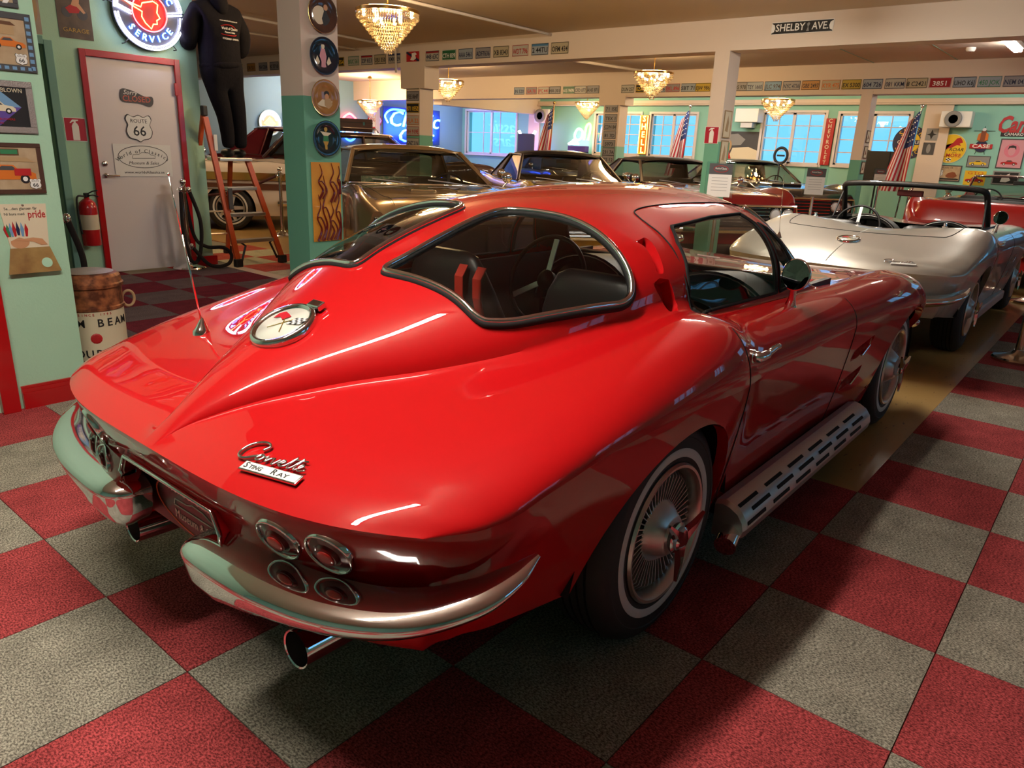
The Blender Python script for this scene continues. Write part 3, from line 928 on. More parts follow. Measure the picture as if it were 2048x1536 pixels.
    MB().lathe([(0, -.028), (.03, -.026), (.048, -.016), (.056, 0), (.057, .006), (.053, .008)], 32, T, cap=False).build('mirror_shell', CHROME, mi, smooth=True)
    MB().lathe([(.053, .0065), (0, .0065)], 32, T).build('mirror_glass', M('mirror_glass', (.30, .31, .32), rough=.01, metal=1), mi)
    interior(car, coupe)
    if coupe:
        for s in (-1, 1):                        # bright edge of the windscreen pillar
            pts = [vette_pt(x, s * y, True) + Vector((0, 0, .004)) for x, y in ((1.13, .44), (1.165, .475), (1.205, .525), (1.25, .57), (1.30, .61), (1.33, .64))]
            MB().tube(smooth_path(pts, 5), .012, 8).build('pillar_trim', CHROME, car, smooth=True)
    else:
        fr = [(1.42, -.62, .83), (1.36, -.615, .93), (1.22, -.60, 1.10), (1.15, -.585, 1.165), (1.12, -.52, 1.185), (1.09, -.3, 1.197), (1.08, 0, 1.2)]
        fr = fr + [(x, -y, z) for x, y, z in fr[-2::-1]]
        sm = smooth_path(fr, 6)
        MB().tube(sm, .026, 8).build('windshield_frame', BLACK, car, smooth=True)
        MB().tube([p + Vector((-.012, 0, .012)) for p in sm], .009, 6).build('windshield_trim', CHROME, car, smooth=True)
        n = len(sm)
        rows = [[sm[i], sm[n - 1 - i]] for i in range(n // 2)]
        m = MB(); m.grid([[r_[0] + (r_[1] - r_[0]) * q + Vector((.07 * math.sin(PI * q) * (1.2 - r_[0].z) * 3, 0, 0)) for q in np.linspace(0, 1, 13)] for r_ in rows])
        m.build('windshield', GLASS, car, smooth=True)
        for s in (-1, 1):
            MB().tube([(1.36, s * .62, .86), (1.2, s * .595, 1.12)], .006, 6).tube([(1.08, s * .63, .87), (1.19, s * .60, 1.12)], .008, 6).build('vent_frame', BLACK, car)
            MB().add([(1.08, s * .63, .87), (1.36, s * .625, .87), (1.2, s * .598, 1.12)], [(0, 1, 2)]).build('vent_window', GLASS, car)
        MB().box((-.01, -.11, -.025), (.012, .11, .03), bev=.01).cyl((0, 0, 0), (.06, 0, .05), .006).build('inner_mirror', M('mirror_maroon', (.12, .02, .02), rough=.3), car, loc=(1.12, 0, 1.12))
        # folding-top lid seam and its catches
        line([vette_pt(x, y, False) + Vector((0, 0, .001)) for x, y in smooth_xy([(.36, -.62), (.1, -.63), (-.16, -.60), (-.22, -.5), (-.25, 0), (-.22, .5), (-.16, .6), (.1, .63), (.36, .62)])], .003, 'lid_seam')
        for s in (-1, 1):
            p = vette_pt(.16, s * .50, False)
            MB().lathe([(.02, 0), (.022, .01), (.012, .018), (.01, .03), (.015, .036), (0, .04)], 16).build('lid_catch', CHROME, car, loc=p, smooth=True, auto=40)
        MB().tube([vette_pt(x, 0, False) + Vector((0, 0, -.0005)) for x in np.linspace(-1.02, .34, 50)], .004, 6).build('deck_ridge', paint, car, smooth=True)
    return car
def smooth_xy(p):
    return [(q.x, q.y) for q in smooth_path([(a, b, 0) for a, b in p], 6)]

red_car = vette('sports_coupe', 'red fastback sports coupe with split rear window in the foreground', RED, True, (0, 0, 0))
# ---------------------------------------------------------------- room shell
MINT = M('wall_mint', (.36, .60, .43), rough=.6, noise=(3, .35, (.40, .65, .47)), bump=(90, .12))
MINT2 = M('wall_mint_deep', (.14, .40, .28), rough=.6, bump=(60, .08))
TEAL = M('wall_teal', (.26, .55, .46), rough=.65, bump=(60, .08))
SAGE = M('wall_sage', (.17, .36, .30), rough=.65)
CREAM = M('paint_cream', (.68, .57, .47), rough=.65, bump=(50, .05))
CEIL = M('ceiling_paint', (.60, .50, .41), rough=.8, bump=(12, .05))
TRIMRED = M('trim_red', (.42, .006, .008), rough=.25, coat=.4)
CAR_R = (.33, .048, .05)
CAR_G = (.265, .24, .19)
def carpet_mat(name, base):
    m = M(name, base, rough=.95, spec=.1)
    nt = m.node_tree; b = nt.nodes['Principled BSDF']
    tc = nt.nodes.new('ShaderNodeTexCoord')
    mp = nt.nodes.new('ShaderNodeMapping'); mp.inputs['Scale'].default_value = (1, .55, 1)
    n = nt.nodes.new('ShaderNodeTexNoise'); n.inputs['Scale'].default_value = 215; n.inputs['Detail'].default_value = 3; n.inputs['Roughness'].default_value = .7
    r = nt.nodes.new('ShaderNodeValToRGB')
    r.color_ramp.elements[0].position = .40; r.color_ramp.elements[1].position = .62
    r.color_ramp.elements[0].color = (*[c * .42 for c in base], 1); r.color_ramp.elements[1].color = (*[min(1, c * 1.75 + .012) for c in base], 1)
    oi = nt.nodes.new('ShaderNodeObjectInfo')
    va = nt.nodes.new('ShaderNodeVectorMath'); va.operation = 'ADD'
    nt.links.new(tc.outputs['Object'], va.inputs[0]); nt.links.new(oi.outputs['Location'], va.inputs[1])
    nt.links.new(va.outputs[0], mp.inputs[0]); nt.links.new(mp.outputs[0], n.inputs['Vector'])
    nt.links.new(n.outputs['Fac'], r.inputs[0])
    n2 = nt.nodes.new('ShaderNodeTexNoise'); n2.inputs['Scale'].default_value = 9; n2.inputs['Detail'].default_value = 4
    nt.links.new(va.outputs[0], n2.inputs['Vector'])
    mr = nt.nodes.new('ShaderNodeMapRange'); mr.inputs[1].default_value = .3; mr.inputs[2].default_value = .7; mr.inputs[3].default_value = .82; mr.inputs[4].default_value = 1.15
    nt.links.new(n2.outputs['Fac'], mr.inputs[0])
    mx = nt.nodes.new('ShaderNodeVectorMath'); mx.operation = 'SCALE'
    nt.links.new(r.outputs[0], mx.inputs[0]); nt.links.new(mr.outputs[0], mx.inputs['Scale'])
    nt.links.new(mx.outputs[0], b.inputs['Base Color'])
    bp = nt.nodes.new('ShaderNodeBump'); bp.inputs['Strength'].default_value = .5; bp.inputs['Distance'].default_value = .004
    nt.links.new(n.outputs['Fac'], bp.inputs['Height']); nt.links.new(bp.outputs[0], b.inputs['Normal'])
    return m
C_RED = carpet_mat('carpet_red', CAR_R)
C_GREY = carpet_mat('carpet_grey', CAR_G)
# base floor carries the same check further out, where single tiles can no longer be told apart
fm = M('floor_check', CAR_G, rough=.95, spec=.1)
nt = fm.node_tree
tc = nt.nodes.new('ShaderNodeTexCoord'); mp = nt.nodes.new('ShaderNodeMapping')
mp.inputs['Location'].default_value = (.512 * 2, .975 * 2, .37); mp.inputs['Scale'].default_value = (2, 2, 0)
ck = nt.nodes.new('ShaderNodeTexChecker'); ck.inputs['Scale'].default_value = 1
ck.inputs[1].default_value = (*CAR_R, 1); ck.inputs[2].default_value = (*CAR_G, 1)
nt.links.new(tc.outputs['Object'], mp.inputs[0]); nt.links.new(mp.outputs[0], ck.inputs[0]); nt.links.new(ck.outputs[0], nt.nodes['Principled BSDF'].inputs['Base Color'])
floor = MB().box((-5, -6.5, -.2), (16.2, 15.5, -.008)).build('floor', fm, kind='structure')
LINO = M('linoleum', (.52, .33, .12), rough=.32, coat=.15)
nt = LINO.node_tree
tc = nt.nodes.new('ShaderNodeTexCoord'); mp = nt.nodes.new('ShaderNodeMapping'); mp.inputs['Scale'].default_value = (14, 45, 1)
n = nt.nodes.new('ShaderNodeTexNoise'); n.inputs['Scale'].default_value = 1.0; n.inputs['Detail'].default_value = 3
r = nt.nodes.new('ShaderNodeValToRGB'); r.color_ramp.elements[0].position = .28; r.color_ramp.elements[1].position = .36
r.color_ramp.elements[0].color = (.16, .09, .04, 1); r.color_ramp.elements[1].color = (.52, .32, .11, 1)
nt.links.new(tc.outputs['Object'], mp.inputs[0]); nt.links.new(mp.outputs[0], n.inputs['Vector']); nt.links.new(n.outputs['Fac'], r.inputs[0]); nt.links.new(r.outputs[0], nt.nodes['Principled BSDF'].inputs['Base Color'])
MB().box((1.488, -.975, -.008), (16.2, 4.4, -.001)).box((3.5, 4.4, -.008), (16.2, 15.5, -.001)).build('linoleum', LINO, floor)
MB().box((2.488, 4.4, -.008), (2.62, 6.1, .001)).build('threshold_strip', M('threshold_cream', (.70, .58, .42), rough=.5), floor)
tile = {}
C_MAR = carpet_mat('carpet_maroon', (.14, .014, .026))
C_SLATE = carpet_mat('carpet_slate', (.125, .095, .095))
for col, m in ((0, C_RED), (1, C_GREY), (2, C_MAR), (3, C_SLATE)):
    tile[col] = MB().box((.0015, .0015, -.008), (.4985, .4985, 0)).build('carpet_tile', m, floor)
LIT_RED = carpet_mat('carpet_red_warm_lit', (.50, .10, .07))  # red and grey carpet as the warm light colours them
LIT_GREY = carpet_mat('carpet_grey_warm_lit', (.62, .54, .36))
first = {k: True for k in range(4)}
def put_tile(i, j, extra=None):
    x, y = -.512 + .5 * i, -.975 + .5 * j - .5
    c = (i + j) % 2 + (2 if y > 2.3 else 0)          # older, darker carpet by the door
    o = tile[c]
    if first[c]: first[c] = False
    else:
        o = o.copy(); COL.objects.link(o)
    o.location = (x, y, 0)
for i in range(-5, 17):
    for j in range(-5, 16):
        x, y = -.512 + .5 * i, -.975 + .5 * j - .5
        if y < -1.0:
            if x > -1.6 and y > -2.6 and not (x > 4 and y < -2.1): put_tile(i, j)
        elif x < 1.4:
            if x > -2.3 and (y < 2.6 or x > -.6) and not (x < -1.2 and y < -.6): put_tile(i, j)
        elif x < 2.4 and y > 2.4 and y < 6: put_tile(i, j)
# warm corner by the ladder: same carpet squares, warm light put into both colours
def cmesh(m):
    return MB().box((.0015, .0015, -.008), (.4985, .4985, 0)).build('carpet_tile', m, floor)
wt = [cmesh(LIT_RED), cmesh(LIT_GREY)]
used = [False, False]
for i in range(2):
    for j in range(6):
        c = (i + j) % 2
        o = wt[c]
        if used[c]: o = o.copy(); COL.objects.link(o)
        used[c] = True
        o.location = (2.62 + .5 * i, 4.4 + .5 * j, 0)

def panel_with_holes(name, axis, lo, hi, thick, holes, mat, kind='structure', zsplit=None):
    """upright wall: axis 'x' -> plane x=const running along y. lo/hi=(along0,z0),(along1,z1); holes=[(a0,z0,a1,z1)]"""
    us = sorted({lo[0], hi[0], *[h[0] for h in holes], *[h[2] for h in holes]})
    zs = sorted({lo[1], hi[1], *[h[1] for h in holes], *[h[3] for h in holes], *([zsplit] if zsplit else [])})
    m = MB()
    for a0, a1 in zip(us, us[1:]):
        for z0, z1 in zip(zs, zs[1:]):
            ca, cz = (a0 + a1) / 2, (z0 + z1) / 2
            if any(h[0] < ca < h[2] and h[1] < cz < h[3] for h in holes): continue
            if zsplit: m.cur = 1 if cz > zsplit else 0
            if axis == 'x': m.box((thick[0], a0, z0), (thick[1], a1, z1))
            else: m.box((a0, thick[0], z0), (a1, thick[1], z1))
    return m.build(name, mat, kind=kind)
ZC = 2.93
# near left wall with its red skirting and door casing
MB().box((-5, 2.495, 0), (-.292, 2.62, ZC)).build('wall_left', MINT, kind='structure')
m = MB(); m.box((-.60, 2.47, 0), (-.292, 2.495, .085)); m.box((-.60, 2.475, .085), (-.292, 2.495, .105)); m.box((-.60, 2.482, .105), (-.292, 2.495, .118)); m.box((-.292, 2.47, 0), (-.28, 2.62, .10))
m.build('baseboard_left', TRIMRED, kind='structure')
MB().box((-.70, 2.45, 0), (-.622, 2.495, 2.1), bev=.004).build('trim_1', TRIMRED, kind='structure')
# wall with the white door
D0, D1, DZ = 1.375, 2.215, 2.025
panel_with_holes('wall_inner', 'y', (-5, 0), (2.47, ZC), (6.185, 6.33), [(D0, 0, D1, DZ), (.60, 0, 1.03, 2.08)], MINT)
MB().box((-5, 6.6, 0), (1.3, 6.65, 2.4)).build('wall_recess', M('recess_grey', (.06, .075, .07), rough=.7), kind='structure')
m = MB(); m.box((1.03, 6.15, 0), (1.10, 6.20, 2.12), bev=.004); m.box((.5, 6.15, 2.08), (1.03, 6.20, 2.15), bev=.004)
m.build('trim_2', SAGE, kind='structure')
dr = MB().box((D0, 6.19, .01), (D1, 6.235, DZ), bev=.003).build('door_1', M('door_white', (.72, .66, .65), rough=.42), kind='structure')
for lo, hi in (((D0 - .055, 6.16, 0), (D0, 6.2, DZ + .06)), ((D1, 6.16, 0), (D1 + .055, 6.2, DZ + .06)), ((D0, 6.16, DZ), (D1, 6.2, DZ + .06))):
    MB().box(lo, hi, bev=.004).build('door_casing', TRIMRED, dr)
for z in (1.80, .35):
    MB().box((D1 - .02, 6.155, z - .06), (D1 + .01, 6.17, z + .06), bev=.003).build('door_hinge', TRIMRED, dr)
hd = MB().lathe([(.022, 0), (.022, .012), (.01, .016), (.01, .05)], 16, wall_T((1.435, 6.19, .955), (1, 0, 0))).tube([(1.435, 6.14, .955), (1.48, 6.135, .955), (1.545, 6.14, .955)], .01, 8).build('door_handle', CHROME, dr, smooth=True, auto=40)
MB().lathe([(.026, 0), (.026, .01), (.014, .018), (0, .02)], 20, wall_T((1.437, 6.19, 1.065), (1, 0, 0))).build('door_lock', CHROME, dr, smooth=True, auto=40)
MB().box((2.27, 6.14, 0), (2.50, 6.35, .10), bev=.006).build('baseboard_inner', TRIMRED, kind='structure')
# far wall with windows, back wall, right wall, wall behind the viewer
WINS = [(13.27, 1.19, 15.3, 2.45, 3, 2), (9.0, 1.34, 10.41, 2.38, 4, 4), (7.39, 1.34, 8.68, 2.38, 4, 4), (4.24, 1.30, 5.66, 2.42, 4, 4), (2.50, 1.32, 3.92, 2.40, 4, 4), (-2.6, 1.32, -1.2, 2.40, 4, 4), (-5.4, 1.32, -4.0, 2.40, 4, 4)]
panel_with_holes('wall_far', 'x', (-6.5, 0), (15.5, ZC), (16.2, 16.45), [w[:4] for w in WINS], [TEAL, TEAL], zsplit=None)
panel_with_holes('wall_back', 'y', (-5, 0), (16.45, ZC), (15.5, 15.7), [], M('wall_blue_lit', (.20, .34, .50), rough=.6))  # the neon's blue light is put into this wall colour
RW = [(1.0, 1.15, 2.6, 2.4), (4.2, 1.15, 5.8, 2.4), (7.4, 1.15, 9.0, 2.4), (10.6, 1.15, 12.2, 2.4)]
panel_with_holes('wall_right', 'y', (-5, 0), (16.45, ZC), (-6.7, -6.5), RW, SAGE)
MB().box((-5.2, -6.7, 0), (-5, 15.7, ZC)).build('wall_behind', SAGE, kind='structure')
MB().box((-5.2, -6.7, ZC), (16.45, 15.7, ZC + .1)).build('ceiling', CEIL, kind='structure')
PANE = glass_mat('window_pane', (.82, .92, .97))
FRAME = M('window_frame', (.70, .66, .66), rough=.45)
def window(n, T, w, h, nx, ny):
    """local X along the wall, Y up, Z into the room; origin bottom left of the opening"""
    f = .055
    m = MB()
    for lo, hi in (((-f, -f, -.02), (0, h + f, .03)), ((w, -f, -.02), (w + f, h + f, .03)), ((0, h, -.02), (w, h + f, .03)), ((0, -f, -.02), (w, 0, .06))):
        m.box(lo, hi)
    wn = m.build('window_%d' % n, FRAME, T=T, kind='structure')
    m = MB(); m.box((w / 2 - .035, 0, -.08), (w / 2 + .035, h, -.02)); m.build('mullion', FRAME, wn)
    for lo, hi in (((0, 0, -.09), (.04, h, -.02)), ((w - .04, 0, -.09), (w, h, -.02)), ((0, h - .04, -.09), (w, h, -.02)), ((0, 0, -.09), (w, .04, -.02))):
        MB().box(lo, hi).build('sash', FRAME, wn)
    pw, ph = w / nx, h / ny
    for i in range(1, nx):
        if i * 2 != nx: MB().box((i * pw - .011, .04, -.075), (i * pw + .011, h - .04, -.045)).build('glazing_bar', FRAME, wn)
    for j in range(1, ny):
        MB().box((.04, j * ph - .011, -.074), (w - .04, j * ph + .011, -.046)).build('glazing_bar', FRAME, wn)
    p0 = None
    for i in range(nx):
        for j in range(ny):
            if p0 is None:
                p0 = MB().box((0, 0, -.062), (pw, ph, -.058)).build('pane', PANE, wn); p = p0
            else:
                p = p0.copy(); COL.objects.link(p)
            p.location = (i * pw, j * ph, 0)
    return wn
for k, (y0, z0, y1, z1, nx, ny) in enumerate(WINS):
    window(k + 1, wall_T((16.2, y1, z0), (0, -1, 0)), y1 - y0, z1 - z0, nx, ny)
for k, (x0, z0, x1, z1) in enumerate(RW):
    window(len(WINS) + 1 + k, wall_T((x1, -6.5, z0), (-1, 0, 0)), x1 - x0, z1 - z0, 4, 4)
# ledge and pipes along the far wall
MB().box((16.10, -6.5, 2.62), (16.2, 15.5, 2.70)).build('trim_3', CREAM, kind='structure')
MB().box((16.14, 1.72, 0), (16.2, 2.22, 2.62)).build('trim_4', CREAM, kind='structure')
MB().box((16.14, 12.35, 0), (16.2, 12.75, 2.62)).build('trim_5', CREAM, kind='structure')
MB().tube([(16.08, -6, 2.60), (16.08, 15, 2.60)], .025, 8).build('trim_6', CREAM, kind='structure')
MB().box((12.6, 15.42, 0), (12.75, 15.5, ZC)).build('trim_7', CREAM, kind='structure')
# beams
MB().box((7.2, -6.5, 2.58), (7.5, 15.5, ZC)).build('trim_8', CREAM, kind='structure')
MB().box((11.9, -6.5, 2.455), (12.2, 15.5, ZC)).build('trim_9', CREAM, kind='structure')
MB().box((12.2, 12.4, 2.35), (16.2, 12.7, ZC)).build('trim_10', CREAM, kind='structure')
# columns: mint below, cream above
def column(n, x0, x1, y0, y1, zs, top, low=MINT2, cap=None):
    m = MB(); m.box((x0, y0, 0), (x1, y1, zs)); m.cur = 1; m.box((x0, y0, zs), (x1, y1, top))
    if cap: m.box((x0 - .012, y0 - .12, cap), (x1 + .012, y1 + .12, top))
    return m.build('trim_%d' % n, [low, CREAM], kind='structure')
column(11, 1.155, 1.43, 2.485, 2.72, 1.625, ZC, MINT2)
column(12, 7.195, 7.5, 7.87, 8.2, 1.52, 2.6, MINT2, cap=2.25)
column(13, 7.195, 7.5, 2.52, 2.71, 1.55, 2.6, MINT2)
column(14, 11.895, 12.2, 2.14, 2.315, 1.42, 2.5, MINT2)
column(15, 11.895, 12.2, 6.96, 7.35, 1.50, 2.5, TEAL, cap=2.3)
# surface conduits under the ceiling
PIPE = M('conduit', (.62, .55, .48), rough=.5)
MB().tube([(2.6, 5.2, 2.9), (7.1, 5.2, 2.9)], .018, 8).build('trim_16', PIPE, kind='structure')
MB().tube([(2.6, 8.0, 2.9), (7.1, 8.4, 2.9), (7.16, 8.42, 2.8), (7.17, 8.42, 2.5)], .018, 8).build('trim_17', PIPE, kind='structure')
MB().tube([(7.6, 7.0, 2.9), (11.8, 6.3, 2.9)], .025, 8).build('trim_18', PIPE, kind='structure')
MB().tube([(3.0, 9.6, 2.9), (7.1, 9.4, 2.9)], .015, 8).build('trim_19', PIPE, kind='structure')
for k in range(7):                               # joints of the ceiling boards between the beams
    y = -5 + k * 1.2
    MB().box((7.5, y, ZC - .004), (11.9, y + .012, ZC)).build('ceiling_joint', SAGE, bpy.data.objects['ceiling'])

# ---------------------------------------------------------------- lamps
TUBE_W = M('lamp_tube', (.9, .9, .9), emit=(1., .93, .82), strength=60.)
TUBE_WARM = M('lamp_tube_warm', (.9, .9, .9), emit=(1., .72, .42), strength=55.)
LAMP_BODY = M('lamp_body', (.75, .73, .70), rough=.4)
TUBE_HI = M('lamp_tube_bright', (.9, .9, .9), emit=(1., .92, .80), strength=138.)
def tube_lamp(label, x, y, ln, along='x', z=ZC, mat=TUBE_W, w=.05):
    t = thing('ceiling_lamp', label, 'lamp', (x, y, z), 0 if along == 'x' else PI / 2, 'fluorescent ceiling lamps')
    MB().box((-ln / 2, -.06, -.06), (ln / 2, .06, 0), bev=.01).build('lamp_housing', LAMP_BODY, t)
    MB().box((-ln / 2 + .02, -w, -.10), (ln / 2 - .02, w, -.06), bev=.012).build('lamp_diffuser', mat, t)
    return t
tube_lamp('fluorescent lamp above the tail of the red coupe', -1.3, -.1, 1.6, mat=TUBE_HI)
tube_lamp('fluorescent lamp above the gap between red coupe and silver convertible', 4.9, 1.0, 1.8, mat=TUBE_HI)
tube_lamp('fluorescent lamp on the ceiling at the right edge beyond the street sign', 9.9, .05, 1.2)
tube_lamp('fluorescent lamp near the poster wall on the right', 14.2, .4, 1.5, 'y')
tube_lamp('fluorescent lamp before the far windows', 14.2, 6.4, 1.5, 'y')
tube_lamp('unseen warm lamp added beyond the door wall to light the ladder floor', 2.75, 8.6, 1.5, 'y', mat=TUBE_WARM)  # added out of view to warm the floor by the ladder
tube_lamp('small lamp in the far back corner', 15.0, 14.4, 1.0, 'y')
tube_lamp('small lamp left of the far corner', 9.6, 14.6, .8, 'x')

t = thing('smoke_detector', 'round white smoke detector on the ceiling right of the street sign', 'detector', (10.6, .62, ZC))
MB().lathe([(.06, 0), (.06, -.03), (.045, -.05), (0, -.055)], 24).build('detector_shell', WHITE, t, smooth=True, auto=40)
MB().lathe([(.012, -.05), (.01, -.06), (0, -.062)], 12).build('detector_light', REDGLASS, t)
silver_car = vette('sports_convertible', 'silver open sports car parked nose away beyond the red coupe', SILV, False, (4.78, 0.0, 0))
# ---------------------------------------------------------------- other cars (x forward, origin on the ground under the windscreen foot)
def classic(name, label, paint, loc, head, roof='hard', roofmat=None, front='grille', L=(-3.2, 1.75), W=.93, belt=.92, hood=.90, deck=.88, top=1.33, wheels=(.62, -2.33), glass=None, trim=None, fins=0., wg=False, ws=(-.62, .58), seatmat=None, cabin=(-1.65, -2.35)):
    car = thing(name, label, 'car', (*loc, 0), math.radians(head))
    glass = glass or glass_mat('tinted_glass', (.46, .47, .45))
    r0, f0 = L
    Zc = curve([(r0, deck - .18), (r0 + .05, deck - .04), (r0 + .3, deck), (-2.3, belt + .0), (-.3, belt + .02), (.0, belt + .02), (.35, hood + .03), (f0 - .5, hood - .015), (f0 - .12, hood - .06), (f0, hood - .16)])
    Wc = curve([(r0, W - .12), (r0 + .15, W - .04), (r0 + .6, W - .01), (-1.2, W), (.3, W), (f0 - .5, W - .005), (f0 - .12, W - .03), (f0, W - .09)])
    Ft = curve([(r0, deck - .16 + fins * .8), (r0 + .25, deck + .02 + fins), (-2.2, belt + .03 + fins * .4), (-1.2, belt), (0, belt + .005), (.5, hood + .02), (f0 - .2, hood - .0), (f0, hood - .1)])
    xs = np.linspace(r0, f0, 110)
    G = []
    for x in xs:
        w, zc, ft = float(Wc(x)), float(Zc(x)), float(Ft(x))
        P = [(0, zc), (.3 * w, zc - .002), (.6 * w, zc - .008), (.80 * w, zc - .02), (.885 * w, ft - .012), (.93 * w, ft), (.965 * w, ft - .018), (.985 * w, ft - .06), (.997 * w, ft - .13), (w, .66), (.998 * w, .56), (.99 * w, .47), (.975 * w, .38), (.955 * w, .29), (.93 * w, .22)]
        sm = [(p.x, p.y) for p in smooth_path([(a, b, 0) for a, b in P], 2)]
        full = [(-a, b) for a, b in sm[:0:-1]] + sm
        G.append([(x, a, b) for a, b in full])
    G = np.array(G)
    ops = []
    for s in (-1, 1):
        for xw in wheels:
            ops.append(((0, 2), arch(xw, .37, .32, .1), lambda c, s=s: c[:, 1] * s > .5))
    cab = [(.02, W * .80), (-.05, -W * .80), (cabin[1], -W * .78), (cabin[1], W * .78)]
    if roof == 'open': cab = [(.02, W * .80), (.02, -W * .80), (cabin[0], -W * .80), (cabin[0], W * .80)]
    ops.append(((0, 1), cab, lambda c: c[:, 2] > .8))
    V, FG, N = cut(G, ops)
    faces_obj('body_shell', V, FG[0], paint, car, auto=45)
    m = MB(); e = [tuple(p) for p in G[-1]]; m.add(e, [list(range(len(e)))]); m.build('front_panel', paint, car)
    m = MB(); e = [tuple(p) for p in G[0]]; m.add(e, [list(range(len(e)))[::-1]]); m.build('rear_panel', paint, car)
    m = MB(); m.box((r0 + .1, -W * .75, .2), (f0 - .1, W * .75, .3)); m.build('underbody', DARK, car)
    for xw in wheels:
        for s in (-1, 1):
            m = MB(); arc = [(xw + .42 * math.cos(a), .32 + .42 * math.sin(a)) for a in np.linspace(0, PI, 12)]
            m.grid([[(x, s * W * .96, z) for x, z in arc], [(x, s * (W - .34), z) for x, z in arc]]); m.add([(x, s * (W - .34), z) for x, z in arc], [list(range(12))])
            m.build('wheel_well', DARK, car)
            make_wheel(car, (xw, s * (W - .135), .335), s, 'spokes')
    # greenhouse
    bz = belt + .015
    yb, yt = W * .80, W * .62
    tx0, tx1 = ws[0], cabin[0]
    dk = M('cabin_dark', (.014, .013, .012), rough=.6)
    sm_ = seatmat or dk
    rm = roofmat or paint
    A = lambda q, s: Vector((-.03 + (tx0 + .03) * q, s * (yb + (yt - yb) * q), bz + (top - .07 - bz) * q))
    rows = []
    for q in np.linspace(0, 1, 6):
        a, b = A(q, -1), A(q, 1)
        rows.append([a.lerp(b, t) + Vector((.16 * math.sin(PI * t) * (1 - .35 * q), 0, .015 * math.sin(PI * t) * q)) for t in np.linspace(0, 1, 13)])
    MB().grid(rows).build('windshield', glass, car, smooth=True)
    fr = [rows[0][0]] + [r[0] for r in rows[1:]] + rows[-1][1:] + [r[-1] for r in rows[-2::-1]]
    MB().tube(fr, .018, 6).build('windshield_frame', trim or (rm if roof != 'open' else CHROME), car, smooth=True)
    MB().tube(rows[0], .014, 6).build('cowl_trim', CHROME, car, smooth=True)
    for y0 in (-.45, .12):
        MB().tube([(.15, y0 + .38, bz + .0), (.14, y0 + .1, bz + .035), (.11, y0 - .08, bz + .05)], .006, 5).build('wiper', STEEL, car)
    if roof != 'open':
        # roof skin
        R = []
        for x, dz in ((tx0 + .03, -.045), (tx0 - .05, -.012), (tx0 - .3, .0), ((tx0 + tx1) / 2, .0), (tx1 + .2, -.004), (tx1 + .02, -.02), (tx1 - .03, -.06)):
            R.append([(x + .13 * math.sin(PI * t) * (1 if x > (tx0 + tx1) / 2 else -.3), (yt + .015) * (2 * t - 1), top + dz - .055 * abs(2 * t - 1)**3.5 - (.02 if t in (0, 1) else 0)) for t in np.linspace(0, 1, 17)])
        m = MB(); m.grid(R); m.grid([[(p[0], p[1], p[2] - .03) for p in r] for r in R]); m.build('roof', rm, car, smooth=True, auto=40)
        B0 = lambda q, s: Vector((cabin[1] + (tx1 - .02 - cabin[1]) * q, s * (yb + (yt - yb) * q), bz + (top - .08 - bz) * q))
        bl = [[B0(q, -1).lerp(B0(q, 1), t) + Vector((-.10 * math.sin(PI * t), 0, 0)) for t in np.linspace(0, 1, 11)] for q in np.linspace(0, 1, 5)]
        MB().grid(bl).build('rear_window', glass, car, smooth=True)
        MB().tube([bl[0][0]] + [r[0] for r in bl[1:]] + bl[-1][1:] + [r[-1] for r in bl[-2::-1]], .02, 6).build('rear_window_frame', rm, car, smooth=True)
        for s in (-1, 1):
            if wg:
                posts = [(A(0, s), A(1, s)), (Vector((-1.05, s * yb, bz)), Vector((-1.1, s * yt, top - .07))), (Vector((-2.0, s * yb, bz)), Vector((-1.98, s * yt, top - .07))), (B0(0, s), B0(1, s))]
            else:
                mid = tx1 + .22
                posts = [(A(0, s), A(1, s)), (Vector((cabin[0] + .02, s * yb, bz)), Vector((mid, s * yt, top - .07)))]
                q0, q1 = posts[1]; c0, c1 = B0(0, s), B0(1, s)
                m = MB(); m.grid([[q0, c0], [q1, c1]]); m.grid([[q0 - Vector((0, s * .03, 0)), c0 - Vector((0, s * .03, 0))], [q1 - Vector((0, s * .03, 0)), c1 - Vector((0, s * .03, 0))]]); m.build('roof_pillar', rm, car)
            for a, b in posts: MB().tube([a, b], .024, 6).build('window_post', trim or rm, car)
            for (a0, a1), (b0, b1) in zip(posts, posts[1:]):
                if not wg and roof == 'hard_open': continue
                MB().grid([[a0, b0], [a1, b1]]).build('side_window', glass, car)
            MB().tube([A(1, s), Vector((tx1, s * yt, top - .065))], .016, 6).build('drip_rail', CHROME if not trim else trim, car)
    MB().tube([(x, s_ * (float(Wc(x)) * .955), float(Ft(x)) - .0) for s_ in (1,) for x in np.linspace(r0 + .3, f0 - .3, 20)], .004, 5).build('belt_trim', CHROME, car)
    MB().tube([(x, -(float(Wc(x)) * .955), float(Ft(x)) - .0) for x in np.linspace(r0 + .3, f0 - .3, 20)], .004, 5).build('belt_trim', CHROME, car)
    # cabin
    m = MB(); m.box((cabin[1] + .1, -yb, .35), (.1, yb, .40)); m.box((cabin[1], -yb, .38), (cabin[1] + .06, yb, bz - .02))
    m.box((-.28, -yb, .62), (.02, yb, bz - .01), bev=.04); m.build('cabin_tub', dk, car)
    for y in (-.40, .40):
        MB().box((-1.05, y - .25, .42), (-.55, y + .25, .56), bev=.06).box((-1.22, y - .25, .5), (-1.03, y + .25, 1.0), bev=.07).build('front_seat', sm_, car, smooth=True)
    MB().box((-2.1, -yb + .1, .45), (-1.9, yb - .1, .98), bev=.06).build('rear_seat', sm_, car, smooth=True)
    steering(car, -.42, .40, .90, .19)
